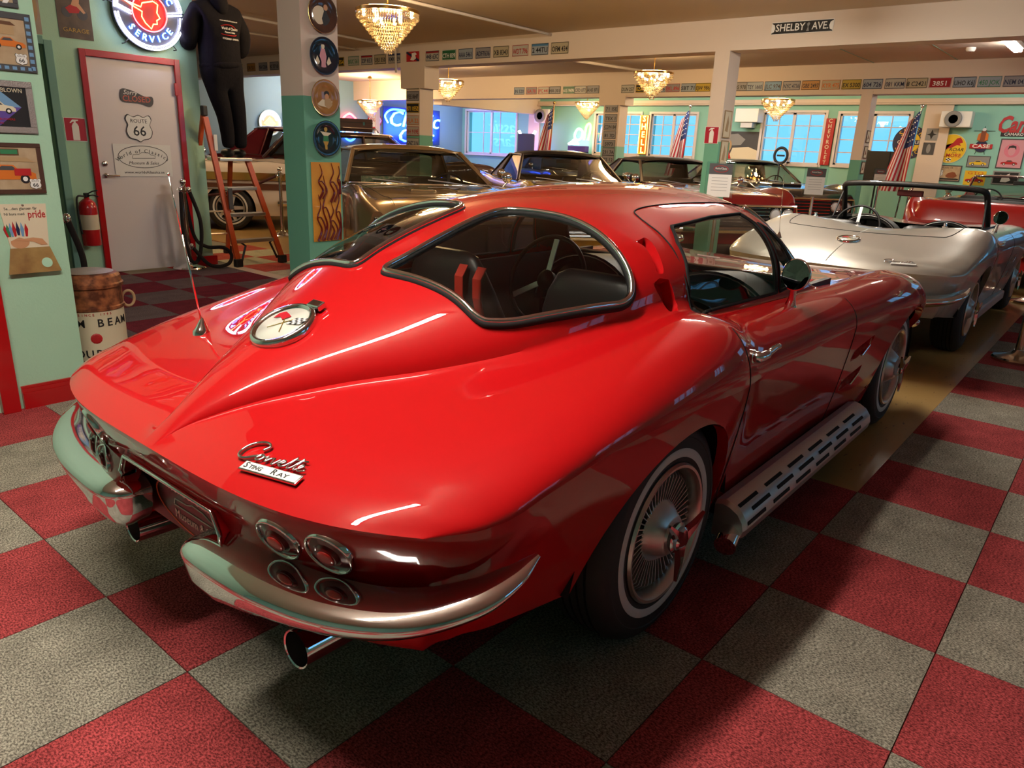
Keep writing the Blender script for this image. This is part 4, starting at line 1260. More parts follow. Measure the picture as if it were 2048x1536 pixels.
    MB().box((-.01, -.11, -.03), (.01, .11, .025), bev=.008).build('inner_mirror', dk, car, loc=(ws[0] + .12, 0, top - .14))
    for s in (-1, 1):
        T = Matrix.Translation((-.12, s * (W + .03), belt + .10)) @ Matrix.Rotation(-PI / 2, 4, 'Y')
        MB().lathe([(0, -.03), (.04, -.02), (.058, .0), (.056, .006), (0, .006)], 20, T).cyl((-.1, s * (W - .03), belt - .01), (-.1, s * (W + .03), belt + .06), .009).build('door_mirror', CHROME, car, smooth=True, auto=40)
        MB().tube([(-1.25, s * (W + .0), .80), (-1.2, s * (W + .028), .80), (-1.08, s * (W + .028), .80), (-1.05, s * W, .80)], .009, 6).build('door_handle', CHROME, car, smooth=True)
        for x in (.12, -1.32):
            MB().tube([(x, s * (W + .001), z) for z in np.linspace(.3, belt - .08, 6)], .003, 4).build('door_seam', DARK, car)
    MB().tube([(x, y, float(Zc(x)) + .001) for x, y in smooth_xy([(.2, -.70), (f0 - .4, -.66), (f0 - .12, -.64)])], .003, 4).build('hood_seam', DARK, car)
    MB().tube([(x, y, float(Zc(x)) + .001) for x, y in smooth_xy([(.2, .70), (f0 - .4, .66), (f0 - .12, .64)])], .003, 4).build('hood_seam', DARK, car)
    # front end
    gz0, gz1 = .44, hood - .17
    if front == 'loop':
        pts = [(f0 + .03, -W + .13, gz1), (f0 + .03, W - .13, gz1), (f0 + .02, W - .1, gz0), (f0 + .02, -W + .1, gz0)]
        MB().box((f0 - .05, -W + .14, gz0), (f0 + .012, W - .14, gz1)).build('grille', DARK, car)
        MB().tube([pts[0], pts[1], pts[2], pts[3]], .03, 8, closed=True).build('grille_surround', M('gunmetal', (.08, .08, .085), rough=.3, metal=.8), car)
        for s in (-1, 1):
            MB().box((f0 + .005, s * .42 - .30, gz0 + .05), (f0 + .025, s * .42 + .30, gz1 - .05), bev=.01).build('headlamp_door', M('door_black', (.02, .02, .022), rough=.25), car)
        MB().tube(smooth_path([(f0 - .35, -W - .02, .40), (f0 + .02, -W + .04, .40), (f0 + .08, 0, .40), (f0 + .02, W - .04, .40), (f0 - .35, W + .02, .40)], 6), .045, 8).build('front_bumper', CHROME, car, smooth=True)
    else:
        MB().box((f0 - .05, -W + .13, gz0 + .02), (f0 + .012, W - .13, gz1)).build('grille', DARK, car)
        b0 = None
        for k in range(6):
            z = gz0 + .04 + k * (gz1 - gz0 - .06) / 5
            if b0 is None: b0 = MB().box((-.006, -W + .5, -.005), (.008, W - .5, .005)).build('grille_bar', CHROME, car)
            else: b0 = b0.copy(); COL.objects.link(b0)
            b0.location = (f0 + .015, 0, z)
        h0 = None
        zh = (gz0 + gz1) / 2 + .04
        for y in (W - .22, W - .41, -W + .22, -W + .41):
            T = Matrix.Translation((f0 + .012, y, zh)) @ Matrix.Rotation(PI / 2, 4, 'Y')
            l = MB().lathe([(.075, 0), (.072, .02), (.05, .034), (0, .04)], 20, T).build('headlamp', M('lamp_glass', (.75, .76, .78), rough=.08, coat=1.), car, smooth=True)
            MB().lathe([(.075, 0), (.082, .022), (.09, .018), (.09, 0)], 20, T, cap=False).build('headlamp_ring', CHROME, l, smooth=True)
        MB().tube([(f0 + .02, -W + .1, gz1 + .01), (f0 + .02, W - .1, gz1 + .01), (f0 + .0, W - .05, (gz0 + gz1) / 2), (f0 + .02, W - .1, gz0), (f0 + .02, -W + .1, gz0), (f0, -W + .05, (gz0 + gz1) / 2)], .016, 6, closed=True).build('grille_surround', CHROME, car)
        MB().tube(smooth_path([(f0 - .4, -W - .03, .42), (f0 + .03, -W + .02, .42), (f0 + .1, 0, .42), (f0 + .03, W - .02, .42), (f0 - .4, W + .03, .42)], 6), .05, 8).build('front_bumper', CHROME, car, smooth=True)
    MB().tube(smooth_path([(r0 + .4, -W - .03, .45), (r0 - .02, -W + .02, .45), (r0 - .08, 0, .45), (r0 - .02, W - .02, .45), (r0 + .4, W + .03, .45)], 6), .05, 8).build('rear_bumper', CHROME, car, smooth=True)
    for s in (-1, 1):
        MB().box((r0 - .012, s * .62 - .2, .60), (r0 + .02, s * .62 + .2, .70), bev=.012).build('tail_lamp', REDGLASS, car)
    return car
def paint(n, c, metal=.0, rough=.3):
    return M('paint_' + n, c, rough=rough, metal=metal, coat=1.)
gold = classic('muscle_coupe', 'bronze gold muscle coupe with black grille behind the plate-covered column', paint('bronze', (.34, .22, .10), .55), (3.70, 4.12), -119, front='loop', hood=.95, belt=.96, top=1.36, W=.96, trim=None)
MB().box((.55, -.34, .945), (.95, -.10, .975), bev=.012).build('hood_scoop', MATS['paint_bronze'], gold)
MB().box((.55, .10, .945), (.95, .34, .975), bev=.012).build('hood_scoop', MATS['paint_bronze'], gold)
MB().box((-.02, -.62, .985), (.0, -.14, 1.045)).build('dash_card', M('dash_card', (.30, .25, .12), rough=.5, noise=(40, .2, (.05, .12, .06))), gold)
classic('muscle_coupe', 'yellow coupe with dark brown vinyl roof behind the red coupe roof', paint('yellow', (.55, .33, .02), .05), (6.98, 4.56), -129.5, hood=.93, belt=.94, top=1.36, W=.95, roofmat=M('vinyl_brown', (.014, .009, .008), rough=.6, spec=.2), trim=M('post_brown', (.045, .025, .018), rough=.45), front='loop', seatmat=M('seat_tan', (.22, .12, .05), rough=.5))
classic('muscle_coupe', 'dark red coupe with brown windscreen frame and twin headlamps in a chrome surround', paint('darkred', (.26, .008, .012), .1), (9.35, 3.98), -128, hood=.91, belt=.93, top=1.34, W=.95, trim=M('post_dark', (.05, .03, .025), rough=.3), roofmat=M('vinyl_black', (.015, .013, .013), rough=.5), roof='hard_open')
blk = classic('muscle_coupe', 'black coupe with hood scoop and chrome grille bars behind the dark red coupe', paint('black', (.012, .014, .018), .0, .15), (12.5, 4.0), -134, hood=.93, belt=.94, top=1.36, W=.95, roof='hard_open')
MB().box((.45, -.28, .93), (1.0, .28, .975), bev=.02).build('hood_scoop', MATS['paint_black'], blk)
classic('coupe', 'dark navy coupe below the far windows left of the dark red coupe', paint('navy', (.015, .05, .07), .2), (12.3, 8.3), -128, hood=.92, belt=.94, top=1.38)
sed = classic('fin_sedan', 'cream and gold fifties sedan behind the stepladder', paint('cream', (.52, .42, .27), .05), (4.50, 10.0), -36, hood=.98, belt=1.02, deck=.98, top=1.52, W=.97, fins=.05, L=(-3.4, 1.55), wheels=(.45, -2.6), roofmat=None, trim=M('post_bronze', (.16, .10, .06), rough=.35, metal=.3))
goldm = M('gold_trim', (.75, .50, .16), rough=.14, metal=1.)
for s in (-1, 1):
    MB().tube([(1.5, s * .90, .80), (1.3, s * .985, .81), (-.2, s * .99, .81), (-3.2, s * .97, .83)], 1, sec=[(-.03, -.055), (.03, -.055), (.03, .055), (-.03, .055)], up=(0, 0, 1)).build('gold_spear', goldm, sed)
    MB().tube([(1.3, s * .975, .66), (-3.0, s * .97, .66)], 1, sec=[(-.01, -.045), (.01, -.045), (.01, .045), (-.01, .045)], up=(0, 0, 1)).build('brown_side_panel', M('side_brown', (.10, .035, .015), rough=.3, coat=.5), sed)
    MB().ball((1.62, s * .78, .48), .11, 10, (1.6, 1., .9)).build('bumper_bullet', CHROME, sed, smooth=True)
classic('sedan', 'maroon roofed sedan in front of the blue lit wall', paint('maroon', (.16, .01, .02), .1), (9.3, 12.9), -38, hood=.98, belt=1.0, top=1.64, roofmat=M('maroon_roof', (.20, .01, .025), rough=.3, coat=.8))
wag = classic('station_wagon', 'brown station wagon carrying a trunk on its roof rack', paint('brown', (.11, .055, .04), .2), (9.3, 10.2), -38, hood=.98, belt=1.0, top=1.55, wg=True, cabin=(-2.55, -3.0), L=(-3.3, 1.7))
for s in (-1, 1):
    MB().tube([(-.8, s * .48, 1.56), (-.85, s * .48, 1.63), (-2.3, s * .48, 1.63), (-2.35, s * .48, 1.56)], .012, 6).build('roof_rack', CHROME, wag)
tr = thing('travel_trunk', 'dark brown travel trunk strapped on the wagon roof', 'trunk', (8.2, 10.95, 1.57), math.radians(-38))
MB().box((-.42, -.28, 0), (.42, .28, .24), bev=.015).build('trunk_body', M('trunk_leather', (.06, .015, .012), rough=.4), tr)
MB().box((-.425, -.285, .16), (.425, .285, .175)).build('trunk_strap', M('trunk_strap', (.02, .01, .008), rough=.5), tr)
for x in (-.25, .25): MB().box((x - .02, -.292, .12), (x + .02, -.28, .18)).build('trunk_latch', CHROME, tr)
redc = classic('convertible', 'bright red convertible in front of the silver car seen through its windscreen', paint('brightred', (.50, .015, .012), .0), (11.9, -.25), 0, roof='open', hood=.92, belt=.94, deck=.93, top=1.33, W=.95)
classic('coupe', 'maroon coupe at the right edge near the poster wall', paint('wine', (.14, .012, .02), .1), (15.05, -1.6), 90, hood=.95, belt=.96, top=1.42)
# ---------------------------------------------------------------- small builders
def flat(parent, name, poly, mat, z0=0., z1=.001, T=None):
    return MB().prism(poly, z0, z1).build(name, mat, parent, T=T)
def rect(x0, y0, x1, y1):
    return [(x0, y0), (x1, y0), (x1, y1), (x0, y1)]
def ell(cx, cy, rx, ry=None, n=32, a0=0, a1=2 * PI):
    ry = rx if ry is None else ry
    return [(cx + rx * math.cos(a0 + (a1 - a0) * k / n), cy + ry * math.sin(a0 + (a1 - a0) * k / n)) for k in range(n)]
def colr(n, c, rough=.5):
    return M('ink_' + n, c, rough=rough)
BLK = INK
K = dict(red=colr('red', (.42, .012, .015)), blue=colr('blue', (.02, .05, .22)), navy=colr('navy', (.01, .015, .06)), yellow=colr('yellow', (.75, .50, .02)), cream=colr('cream', (.70, .62, .45)), white=WHITE, black=INK,
         orange=colr('orange', (.62, .16, .015)), brown=colr('brown', (.12, .05, .02)), tan=colr('tan', (.42, .28, .14)), green=colr('green', (.03, .20, .08)), grey=colr('grey', (.25, .25, .25)), pink=colr('pink', (.60, .28, .33)), sky=colr('sky', (.15, .30, .50)), skin=colr('skin', (.55, .28, .14)), dgrey=colr('dgrey', (.06, .06, .065)), gold=colr('gold', (.45, .28, .05)), purple=colr('purple', (.10, .06, .30)), rust=colr('rust', (.22, .06, .02)))
NEON = {}
def neon(n, c, s):
    return M('neon_' + n, (.8, .8, .8), emit=c, strength=s)
N_WHITE, N_BLUE, N_RED, N_ORANGE, N_YEL, N_GREEN, N_PINK = neon('white', (.72, .74, 1.), 17), neon('blue', (.04, .20, 1.), 18), neon('red', (1., .03, .04), 9), neon('orange', (1., .22, .05), 10), neon('yellow', (1., .62, .05), 8), neon('green', (.1, .9, .15), 6), neon('pink', (1., .2, .35), 8)
N_DBLUE = neon('deepblue', (.0, .06, 1.), 14)
def arc_text(parent, s, r, mid, size, mat, z=.004, step=None, top=True, depth=.002):
    st = step or size * .78 / r
    n = len(s)
    for k, ch in enumerate(s):
        if ch == ' ': continue
        a = mid - (k - (n - 1) / 2) * st if top else mid + (k - (n - 1) / 2) * st
        T = Matrix.Translation((r * math.cos(a), r * math.sin(a), z)) @ Matrix.Rotation(a - PI / 2 if top else a + PI / 2, 4, 'Z')
        text('letter', ch, size, mat, parent, T, depth=depth)
def car_icon(parent, x, y, k, body, z=.002, flip=1):
    P = [(-1, 0), (-1, .22), (-.85, .30), (-.45, .33), (-.25, .55), (.2, .56), (.42, .36), (.85, .30), (1.0, .18), (1., 0)]
    flat(parent, 'car_picture', [(x + flip * a * k, y + b * k) for a, b in P], body, 0, z)
    flat(parent, 'car_picture_window', [(x + flip * a * k, y + b * k) for a, b in ((-.38, .35), (-.2, .51), (.16, .52), (.33, .36))], K['dgrey'], 0, z + .0005)
    for wx in (-.6, .6):
        flat(parent, 'car_picture_wheel', ell(x + flip * wx * k, y + .02 * k, .17 * k, n=16), BLK, 0, z + .0006)
        flat(parent, 'car_picture_hub', ell(x + flip * wx * k, y + .02 * k, .09 * k, n=12), WHITE, 0, z + .001)
def shield(parent, x, y, k, ground=WHITE, ink=BLK, z=.003, words=True):
    P = [(-.42, .5), (-.2, .42), (0, .5), (.2, .42), (.42, .5), (.52, .33), (.44, .12), (.52, -.12), (.42, -.38), (.14, -.46), (0, -.54), (-.14, -.46), (-.42, -.38), (-.52, -.12), (-.44, .12), (-.52, .33)]
    sm = [(p.x, p.y) for p in smooth_path([(a, b, 0) for a, b in P], 3, True)]
    flat(parent, 'shield_edge', [(x + a * k * 1.06, y + b * k * 1.06) for a, b in sm], ink, 0, z)
    flat(parent, 'shield_face', [(x + a * k, y + b * k) for a, b in sm], ground, 0, z + .001)
    if words:
        text('shield_text', 'ROUTE', .22 * k, ink, parent, Matrix.Translation((x, y + .27 * k, z + .0015)), depth=.0006)
        text('shield_text', '66', .56 * k, ink, parent, Matrix.Translation((x, y - .14 * k, z + .0015)), depth=.0006, bold=.01)
def picture(name, label, cat, T, w, h, ground, frame=None, fw=.02, group=None, depth=.012):
    """framed or bare flat print; local origin at its centre"""
    t = thing(name, label, cat); t.matrix_local = T
    if group: t['group'] = group
    MB().box((-w / 2, -h / 2, 0), (w / 2, h / 2, depth * .6 if frame else .003)).build('print', ground, t)
    if frame:
        for lo, hi in (((-w / 2, -h / 2), (w / 2, -h / 2 + fw)), ((-w / 2, h / 2 - fw), (w / 2, h / 2)), ((-w / 2, -h / 2 + fw), (-w / 2 + fw, h / 2 - fw)), ((w / 2 - fw, -h / 2 + fw), (w / 2, h / 2 - fw))):
            MB().box((*lo, 0), (*hi, depth), bev=.002).build('frame', frame, t)
    a = bpy.data.objects.new('artwork', None); a.empty_display_size = .02
    COL.objects.link(a); a.parent = t; a.location = (0, 0, depth * .6 if frame else .003)
    return t, a
FARW = lambda y, z: wall_T((16.195, y, z), (0, -1, 0))
NEARW = lambda x, z: wall_T((x, 2.494, z), (1, 0, 0))
DOORW = lambda x, z, off=0.: wall_T((x, 6.184 - off, z), (1, 0, 0))

# ---------------------------------------------------------------- pictures on the near left wall
PAR = M('parchment', (.50, .38, .24), rough=.6, noise=(14, .25, (.36, .25, .14)))
WOODF = M('frame_brown', (.07, .03, .018), rough=.45)
t, a = picture('framed_picture', 'top framed print with striped border, cut by the top edge', 'picture', NEARW(-.515, 2.01), .32, .26, PAR, K['dgrey'])
for k in range(6): flat(a, 'stripe', [(-.13 + k * .045, -.115), (-.11 + k * .045, -.115), (-.09 + k * .045, -.085), (-.11 + k * .045, -.085)], WHITE, 0, .006)
t, a = picture('framed_picture', 'framed woodie print with film strip border on the left wall', 'picture', NEARW(-.47, 1.735), .31, .25, PAR, K['dgrey'], .028)
for k in range(8): flat(a, 'film_hole', rect(.13, -.115 + k * .03, .147, -.098 + k * .03), K['sky'], 0, .0065)
for k in range(9): flat(a, 'film_hole', rect(-.14 + k * .032, -.118, -.122 + k * .032, -.104), K['sky'], 0, .0065)
car_icon(a, .05, -.02, .07, K['orange']); shield(a, .095, -.07, .045)
flat(a, 'diner', rect(-.03, .03, .08, .07), K['tan'], 0, .002); flat(a, 'diner_roof', [(-.04, .07), (.09, .07), (.07, .085), (-.02, .085)], K['brown'], 0, .0025)
t, a = picture('framed_picture', 'framed black hot rod print with silver frame on the left wall', 'picture', NEARW(-.505, 1.453), .31, .23, BLK, M('frame_silver', (.28, .25, .24), rough=.4, metal=.4, bump=(200, .4)), .028)
flat(a, 'diamond', [(-.10, 0), (0.0, .085), (.10, 0), (0, -.085)], K['sky'], 0, .001)
flat(a, 'diamond_low', [(-.10, 0), (.10, 0), (0, -.085)], K['purple'], 0, .0015)
car_icon(a, .0, -.02, .075, K['cream'], .003)
text('title', 'STROKED & BLOWN', .026, K['cream'], a, Matrix.Translation((0, .072, .003)), width=.22)
text('subtitle', "CRUISER'S BLOWERS", .013, K['red'], a, Matrix.Translation((.0, -.055, .004)), width=.13)
text('subtitle', 'VEGAS', .011, K['red'], a, Matrix.Translation((0, -.072, .004)))
t, a = picture('framed_picture', 'framed orange woodie wagon print in brown frame on the left wall', 'picture', NEARW(-.507, 1.178), .31, .232, PAR, WOODF, .02)
car_icon(a, .0, -.05, .12, K['orange'], flip=-1); flat(a, 'wood_panel', rect(.03, -.032, .10, .0), K['red'], 0, .004)
shield(a, .112, -.07, .045); flat(a, 'awning', [(-.13, .035), (.12, .03), (.09, .05), (-.1, .055)], K['tan'], 0, .002)
flat(a, 'billboard', rect(-.02, .06, .06, .09), K['brown'], 0, .002); flat(a, 'billboard_face', rect(-.015, .065, .055, .086), K['green'], 0, .0025)
# cardboard advertising sign with folded foot
t = thing('cardboard_sign', 'cream cardboard advert with a feather headdress drawing and folded foot', 'sign'); t.matrix_local = NEARW(-.46, .845)
a = t
flat(t, 'card', [(-.105, .17), (.097, .168), (.085, -.04), (-.082, -.04)], K['cream'], 0, .004)
MB().add([(-.085, -.04, .003), (.088, -.04, .003), (.118, -.16, .03), (-.115, -.16, .03)], [(0, 1, 2, 3)]).build('card_foot', M('card_foot', (.20, .10, .03), rough=.4, noise=(12, .2, (.35, .22, .07))), t)
MB().lathe([(.024, 0), (0, .001)], 24, Matrix.Translation((.06, -.115, .0215)) @ Matrix.Rotation(-.22, 4, 'X')).build('card_hole', MINT, t)
text('card_text', 'Se....den glansen får', .018, BLK, t, Matrix.Translation((-.015, .147, .0045)), width=.14)
text('card_text', 'Ni bara med', .018, BLK, t, Matrix.Translation((-.045, .122, .0045)), width=.085)
text('card_text', 'pride', .052, K['red'], t, Matrix.Translation((.05, .118, .0045)), width=.075, bold=.012)
for k, (x, cc) in enumerate(((-.088, 'red'), (-.078, 'green'), (-.066, 'sky'), (-.052, 'red'), (-.036, 'navy'), (-.018, 'sky'), (.0, 'red'))):
    flat(t, 'feather', [(x * .9 - .01, .015), (x - .012, .05), (x - .006, .092 - abs(k - 3.5) * .006), (x + .004, .05), (x * .9 - .002, .015)], K[cc], 0, .0045 + k * .0002)
flat(t, 'drawn_face', ell(-.038, -.012, .04, .03), K['skin'], 0, .0046); flat(t, 'drawn_band', [(-.08, .004), (-.04, .022), (.004, .004), (.0, -.004), (-.04, .012), (-.076, -.004)], K['cream'], 0, .0055)
flat(t, 'drawn_hand', [(-.06, .0), (.02, .008), (.06, .0), (.08, -.03), (.05, -.03), (.02, -.012)], K['skin'], 0, .0058)
MB().lathe([(.006, 0), (.005, .004), (0, .006)], 12, Matrix.Translation((-.005, .163, .004))).build('drawing_pin', CHROME, t)

# ---------------------------------------------------------------- wall with the door
def sticker(name, label, T):
    s = thing(name, label, 'sign'); s.matrix_local = T
    return s
s = sticker('closed_sign', 'small black and red closed sign at the top of the white door', DOORW(1.81, 1.69))
flat(s, 'sign_back', [(p.x, p.y) for p in smooth_path([(-.15, .05, 0), (-.12, .08, 0), (-.02, .06, 0), (.08, .02, 0), (.155, .02, 0), (.16, -.04, 0), (.12, -.075, 0), (.03, -.05, 0), (-.12, -.045, 0), (-.155, -.01, 0)], 4, True)], K['dgrey'], 0, .003)
text('sign_text', 'CLOSED', .075, M('ink_coral', (.55, .12, .08)), s, Matrix.Translation((.0, -.012, .0035)), width=.27, bold=.012)
text('sign_text', 'Sorry', .06, WHITE, s, Matrix.Translation((-.06, .045, .004)), shear=.3)
s = sticker('route_sign', 'white shield sign reading Route 66 on the white door', DOORW(1.805, 1.41))
shield(s, 0, 0, .235)
s = sticker('museum_sheet', 'white printed sheet with an oval car logo and web address on the door', DOORW(1.815, 1.10))
flat(s, 'sheet', rect(-.285, -.155, .285, .155), WHITE, 0, .002)
MB().tube([(.245 * math.cos(q), .035 + .105 * math.sin(q), .002) for q in np.linspace(0, 2 * PI, 49)[:-1]], .003, 5, closed=True).build('oval', BLK, s)
arc_text(s, 'World of Classics', .42, PI / 2, .052, BLK, .0025, .052 * .62 / .42)
for ch in list(s.children):
    if ch.name.startswith('letter'): ch.location.y -= .33
text('sheet_text', 'Museum & Sales', .042, BLK, s, Matrix.Translation((0, -.025, .0025)), shear=.25, width=.30)
text('sheet_text', 'www.worldofclassics.se', .034, BLK, s, Matrix.Translation((0, -.115, .0025)), width=.40, bold=.01)
MB().tube([(x, y, .003) for x, y in ((-.11, .03), (-.1, .055), (-.04, .06), (-.01, .078), (.05, .076), (.08, .055), (.12, .045), (.12, .025), (-.11, .02), (-.11, .03))], .002, 4).build('car_drawing', BLK, s)
def ext_sign(label, T, k=1.):
    s = sticker('fire_sign', label, T); s['group'] = 'fire extinguisher signs'
    flat(s, 'sign_plate', rect(-.095 * k, -.105 * k, .095 * k, .105 * k), WHITE, 0, .003)
    flat(s, 'sign_face', rect(-.09 * k, -.10 * k, .09 * k, .10 * k), M('sign_red', (.40, .006, .03)), 0, .004)
    flat(s, 'extinguisher_picture', [(x * k, y * k) for x, y in ((-.03, -.095), (.03, -.095), (.03, .03), (.018, .055), (.008, .06), (.008, .075), (.03, .078), (.03, .088), (-.02, .088), (-.045, .06), (-.04, .055), (-.012, .072), (-.008, .06), (-.018, .055), (-.03, .03))], WHITE, 0, .005)
ext_sign('red fire extinguisher sign beside the red door frame', DOORW(1.213, 1.37))
def dim_poster(label, x, z, w, h, ground, seed):
    t, a = picture('poster', label, 'poster', DOORW(x, z), w, h, ground)
    return a
a = dim_poster('faded cream poster at the top left above the dark doorway', .95, 2.42, .19, .52, M('poster_faded', (.30, .24, .18), noise=(8, .3, (.42, .34, .26))), 1)
flat(a, 'figure', ell(.03, -.05, .05, .12), K['tan'], 0, .001)
a = dim_poster('dark poster with a motorcycle left of the neon sign', 1.33, 2.44, .29, .56, M('poster_dark', (.045, .035, .03), noise=(7, .3, (.16, .11, .07))), 2)
flat(a, 'cycle_wheel', ell(-.06, -.06, .045), K['dgrey'], 0, .001); flat(a, 'cycle_wheel', ell(.07, -.07, .045), K['dgrey'], 0, .001)
flat(a, 'cycle_body', [(-.07, -.03), (.0, .02), (.06, -.02), (.04, -.06), (-.04, -.07)], K['red'], 0, .0015); flat(a, 'rider', [(-.02, .0), (.02, .1), (.06, .08), (.05, .02), (.1, -.05), (.08, -.06), (.03, -.01)], K['skin'], 0, .002)
text('poster_text', 'GARAGE', .05, K['gold'], a, Matrix.Translation((.0, -.21, .0015)), width=.22)
# neon service sign
s = thing('neon_sign', 'round neon service sign with a red head in profile above the door', 'neon sign'); s.matrix_local = DOORW(1.985, 2.47, .06)
MB().lathe([(.335, -.01), (.335, .006), (0, .006)], 56).build('sign_disc', M('sign_dark', (.03, .03, .04), rough=.3), s)
MB().lathe([(.335, -.055), (.335, -.01)], 40, cap=False).build('sign_rim', K['dgrey'], s)
for r in (.325, .30):
    for a0, a1 in ((.14, PI - .02), (PI + .1, 2 * PI - .02)):
        MB().tube([(r * math.cos(q), r * math.sin(q), .025) for q in np.linspace(a0, a1, 40)], .007, 6).build('neon_ring', N_WHITE, s, smooth=True)
for d in (0, .024):
    for sg in (-1, 1): MB().tube([(sg * .32, .02 + d, .025), (sg * .175, -.005 + d - .03 * (sg < 0), .025)], .006, 6).build('neon_bar', N_WHITE, s)
MB().lathe([(.165, .006), (.165, .012), (0, .012)], 40).build('red_disc', M('sign_redface', (.35, .006, .01), rough=.35), s)
MB().tube([(.165 * math.cos(q), .165 * math.sin(q), .03) for q in np.linspace(0, 2 * PI, 49)[:-1]], .006, 6, closed=True).build('neon_circle', N_RED, s)
MB().tube([(x * .0015, y * .0015, .032) for x, y in ((-205, 75), (-135, 45), (-55, 25), (-45, 50), (25, 70), (55, 55), (45, 5), (62, -25), (40, -40), (40, -62), (15, -65), (0, -95), (-35, -65), (-55, -30), (-50, 0), (-95, 20), (-150, 50), (-205, 75))], .006, 6).build('neon_head', N_ORANGE, s)
arc_text(s, 'PONTIAC', .235, PI / 2, .085, N_BLUE, .022, .34, depth=.012)
arc_text(s, 'SERVICE', .235, -PI / 2, .085, N_BLUE, .022, .30, top=False, depth=.012)
arc_text(s, 'AUTHORIZED', .13, PI / 2, .022, K['cream'], .014, .15)
for q in (.1, .9, 2.2, 3.0, 4.0, 5.4):
    MB().tube([(.33 * math.cos(q), .33 * math.sin(q), 0), (.39 * math.cos(q), .39 * math.sin(q), 0), (.39 * math.cos(q), .39 * math.sin(q), -.06)], .005, 5).build('bracket', BLK, s)
# wall extinguisher
t = thing('fire_extinguisher', 'red fire extinguisher hung on the wall below its sign', 'fire extinguisher', (1.19, 6.08, .30))
REDP = M('extinguisher_red', (.48, .012, .015), rough=.25, coat=.6)
MB().lathe([(.06, 0), (.078, .01), (.08, .03), (.08, .36), (.07, .41), (.04, .44), (.022, .45), (.022, .47), (0, .47)], 28).build('bottle', REDP, t, smooth=True, auto=40)
MB().lathe([(.0808, .16), (.0808, .30)], 28, cap=False, arc=2 * PI).build('label_band', K['cream'], t, smooth=True)
MB().box((-.02, -.03, .46), (.02, .02, .50), bev=.006).tube([(0, -.02, .49), (.03, -.08, .52), (.06, -.12, .53)], .006, 6).tube([(0, -.02, .475), (.03, -.08, .485), (.07, -.1, .47)], .006, 6).build('valve', BLK, t)
MB().tube(smooth_path([(-.02, -.01, .47), (-.09, -.02, .46), (-.1, -.03, .3), (-.09, -.03, .12)], 6), .009, 8).build('hose', RUBBER, t, smooth=True)

# ---------------------------------------------------------------- column with collector plates
CPL = lambda x, z: wall_T((x, 2.484, z), (1, 0, 0))
def dish(label, z, rim_, ground, shapes):
    t = thing('collector_plate', label, 'plate'); t.matrix_local = CPL(1.307, z) @ Matrix.Scale(.86, 4); t['group'] = 'collector plates on the column'
    MB().lathe([(.05, 0), (.075, .004), (.122, .022), (.127, .026), (.122, .028), (.08, .012), (.07, .010), (0, .010)], 48).build('dish', ground, t, smooth=True)
    MB().tube([(.1255 * math.cos(q), .1255 * math.sin(q), .0265) for q in np.linspace(0, 2 * PI, 49)[:-1]], .002, 5, closed=True).build('gold_edge', rim_, t)
    for k, (m_, P) in enumerate(shapes):
        flat(t, 'painted_figure', P, m_, .010, .0112 + .0003 * k)
gm = M('gilt', (.65, .42, .15), rough=.25, metal=1.)
def glaze(n, c, c2): return M('glaze_' + n, c, rough=.12, coat=1., noise=(9, .3, c2))
dish('topmost collector plate with a man in a glowing disc, cut by the top edge', 2.103, gm, glaze('brown', (.05, .022, .015), (.10, .05, .035)), [(K['cream'], ell(-.02, -.01, .06)), (BLK, [(.01, .06), (.05, .07), (.06, .04), (.04, .02), (.07, -.03), (.06, -.09), (.02, -.09), (.0, -.03), (.02, .02)]), (K['skin'], ell(.035, .045, .018, .02))])
dish('dark collector plate with a figure in a long pink gown, second from the top', 1.865, K['navy'], glaze('navy', (.008, .01, .018), (.02, .025, .04)), [(K['pink'], [(-.015, .05), (.015, .05), (.03, .0), (.02, -.05), (.03, -.09), (-.02, -.09), (-.015, -.04), (-.03, .0)]), (K['cream'], ell(0, .065, .015, .018)), (K['cream'], [(-.07, -.04), (-.05, .0), (-.03, -.04), (-.04, -.06)]), (K['cream'], [(.07, -.04), (.05, .0), (.03, -.04), (.04, -.06)])])
dish('amber collector plate with a man writing below a large face, third from the top', 1.621, gm, glaze('amber', (.25, .10, .03), (.42, .22, .07)), [(K['cream'], [(-.07, -.05), (.05, -.07), (.07, -.02), (-.02, -.01)]), (BLK, ell(.02, .03, .022, .02)), (K['skin'], ell(.02, .008, .018, .022)), (K['tan'], [(.0, -.01), (.05, .0), (.08, -.06), (.05, -.09), (.0, -.05)])])
dish('dark collector plate with a dancer in a green costume, lowest of the four', 1.377, K['black'], glaze('black', (.006, .010, .013), (.018, .03, .035)), [(K['cream'], [(-.05, .05), (.05, .04), (.02, .02), (-.02, .02)]), (K['green'], [(-.02, .02), (.02, .02), (.025, -.02), (-.025, -.02)]), (K['gold'], [(-.025, -.02), (.025, -.02), (.01, -.05), (.012, -.09), (-.006, -.09), (-.012, -.05)]), (K['gold'], ell(0, .065, .014, .017))])
t, a = picture('flame_panel', 'orange panel painted with dark red flames low on the column', 'panel', CPL(1.302, .978), .226, .505, M('flame_orange', (.62, .24, .03), rough=.25, coat=.7, noise=(7, .25, (.72, .38, .06))))
FL = M('flame_maroon', (.14, .012, .008), rough=.25, coat=.7)
random.seed(3)
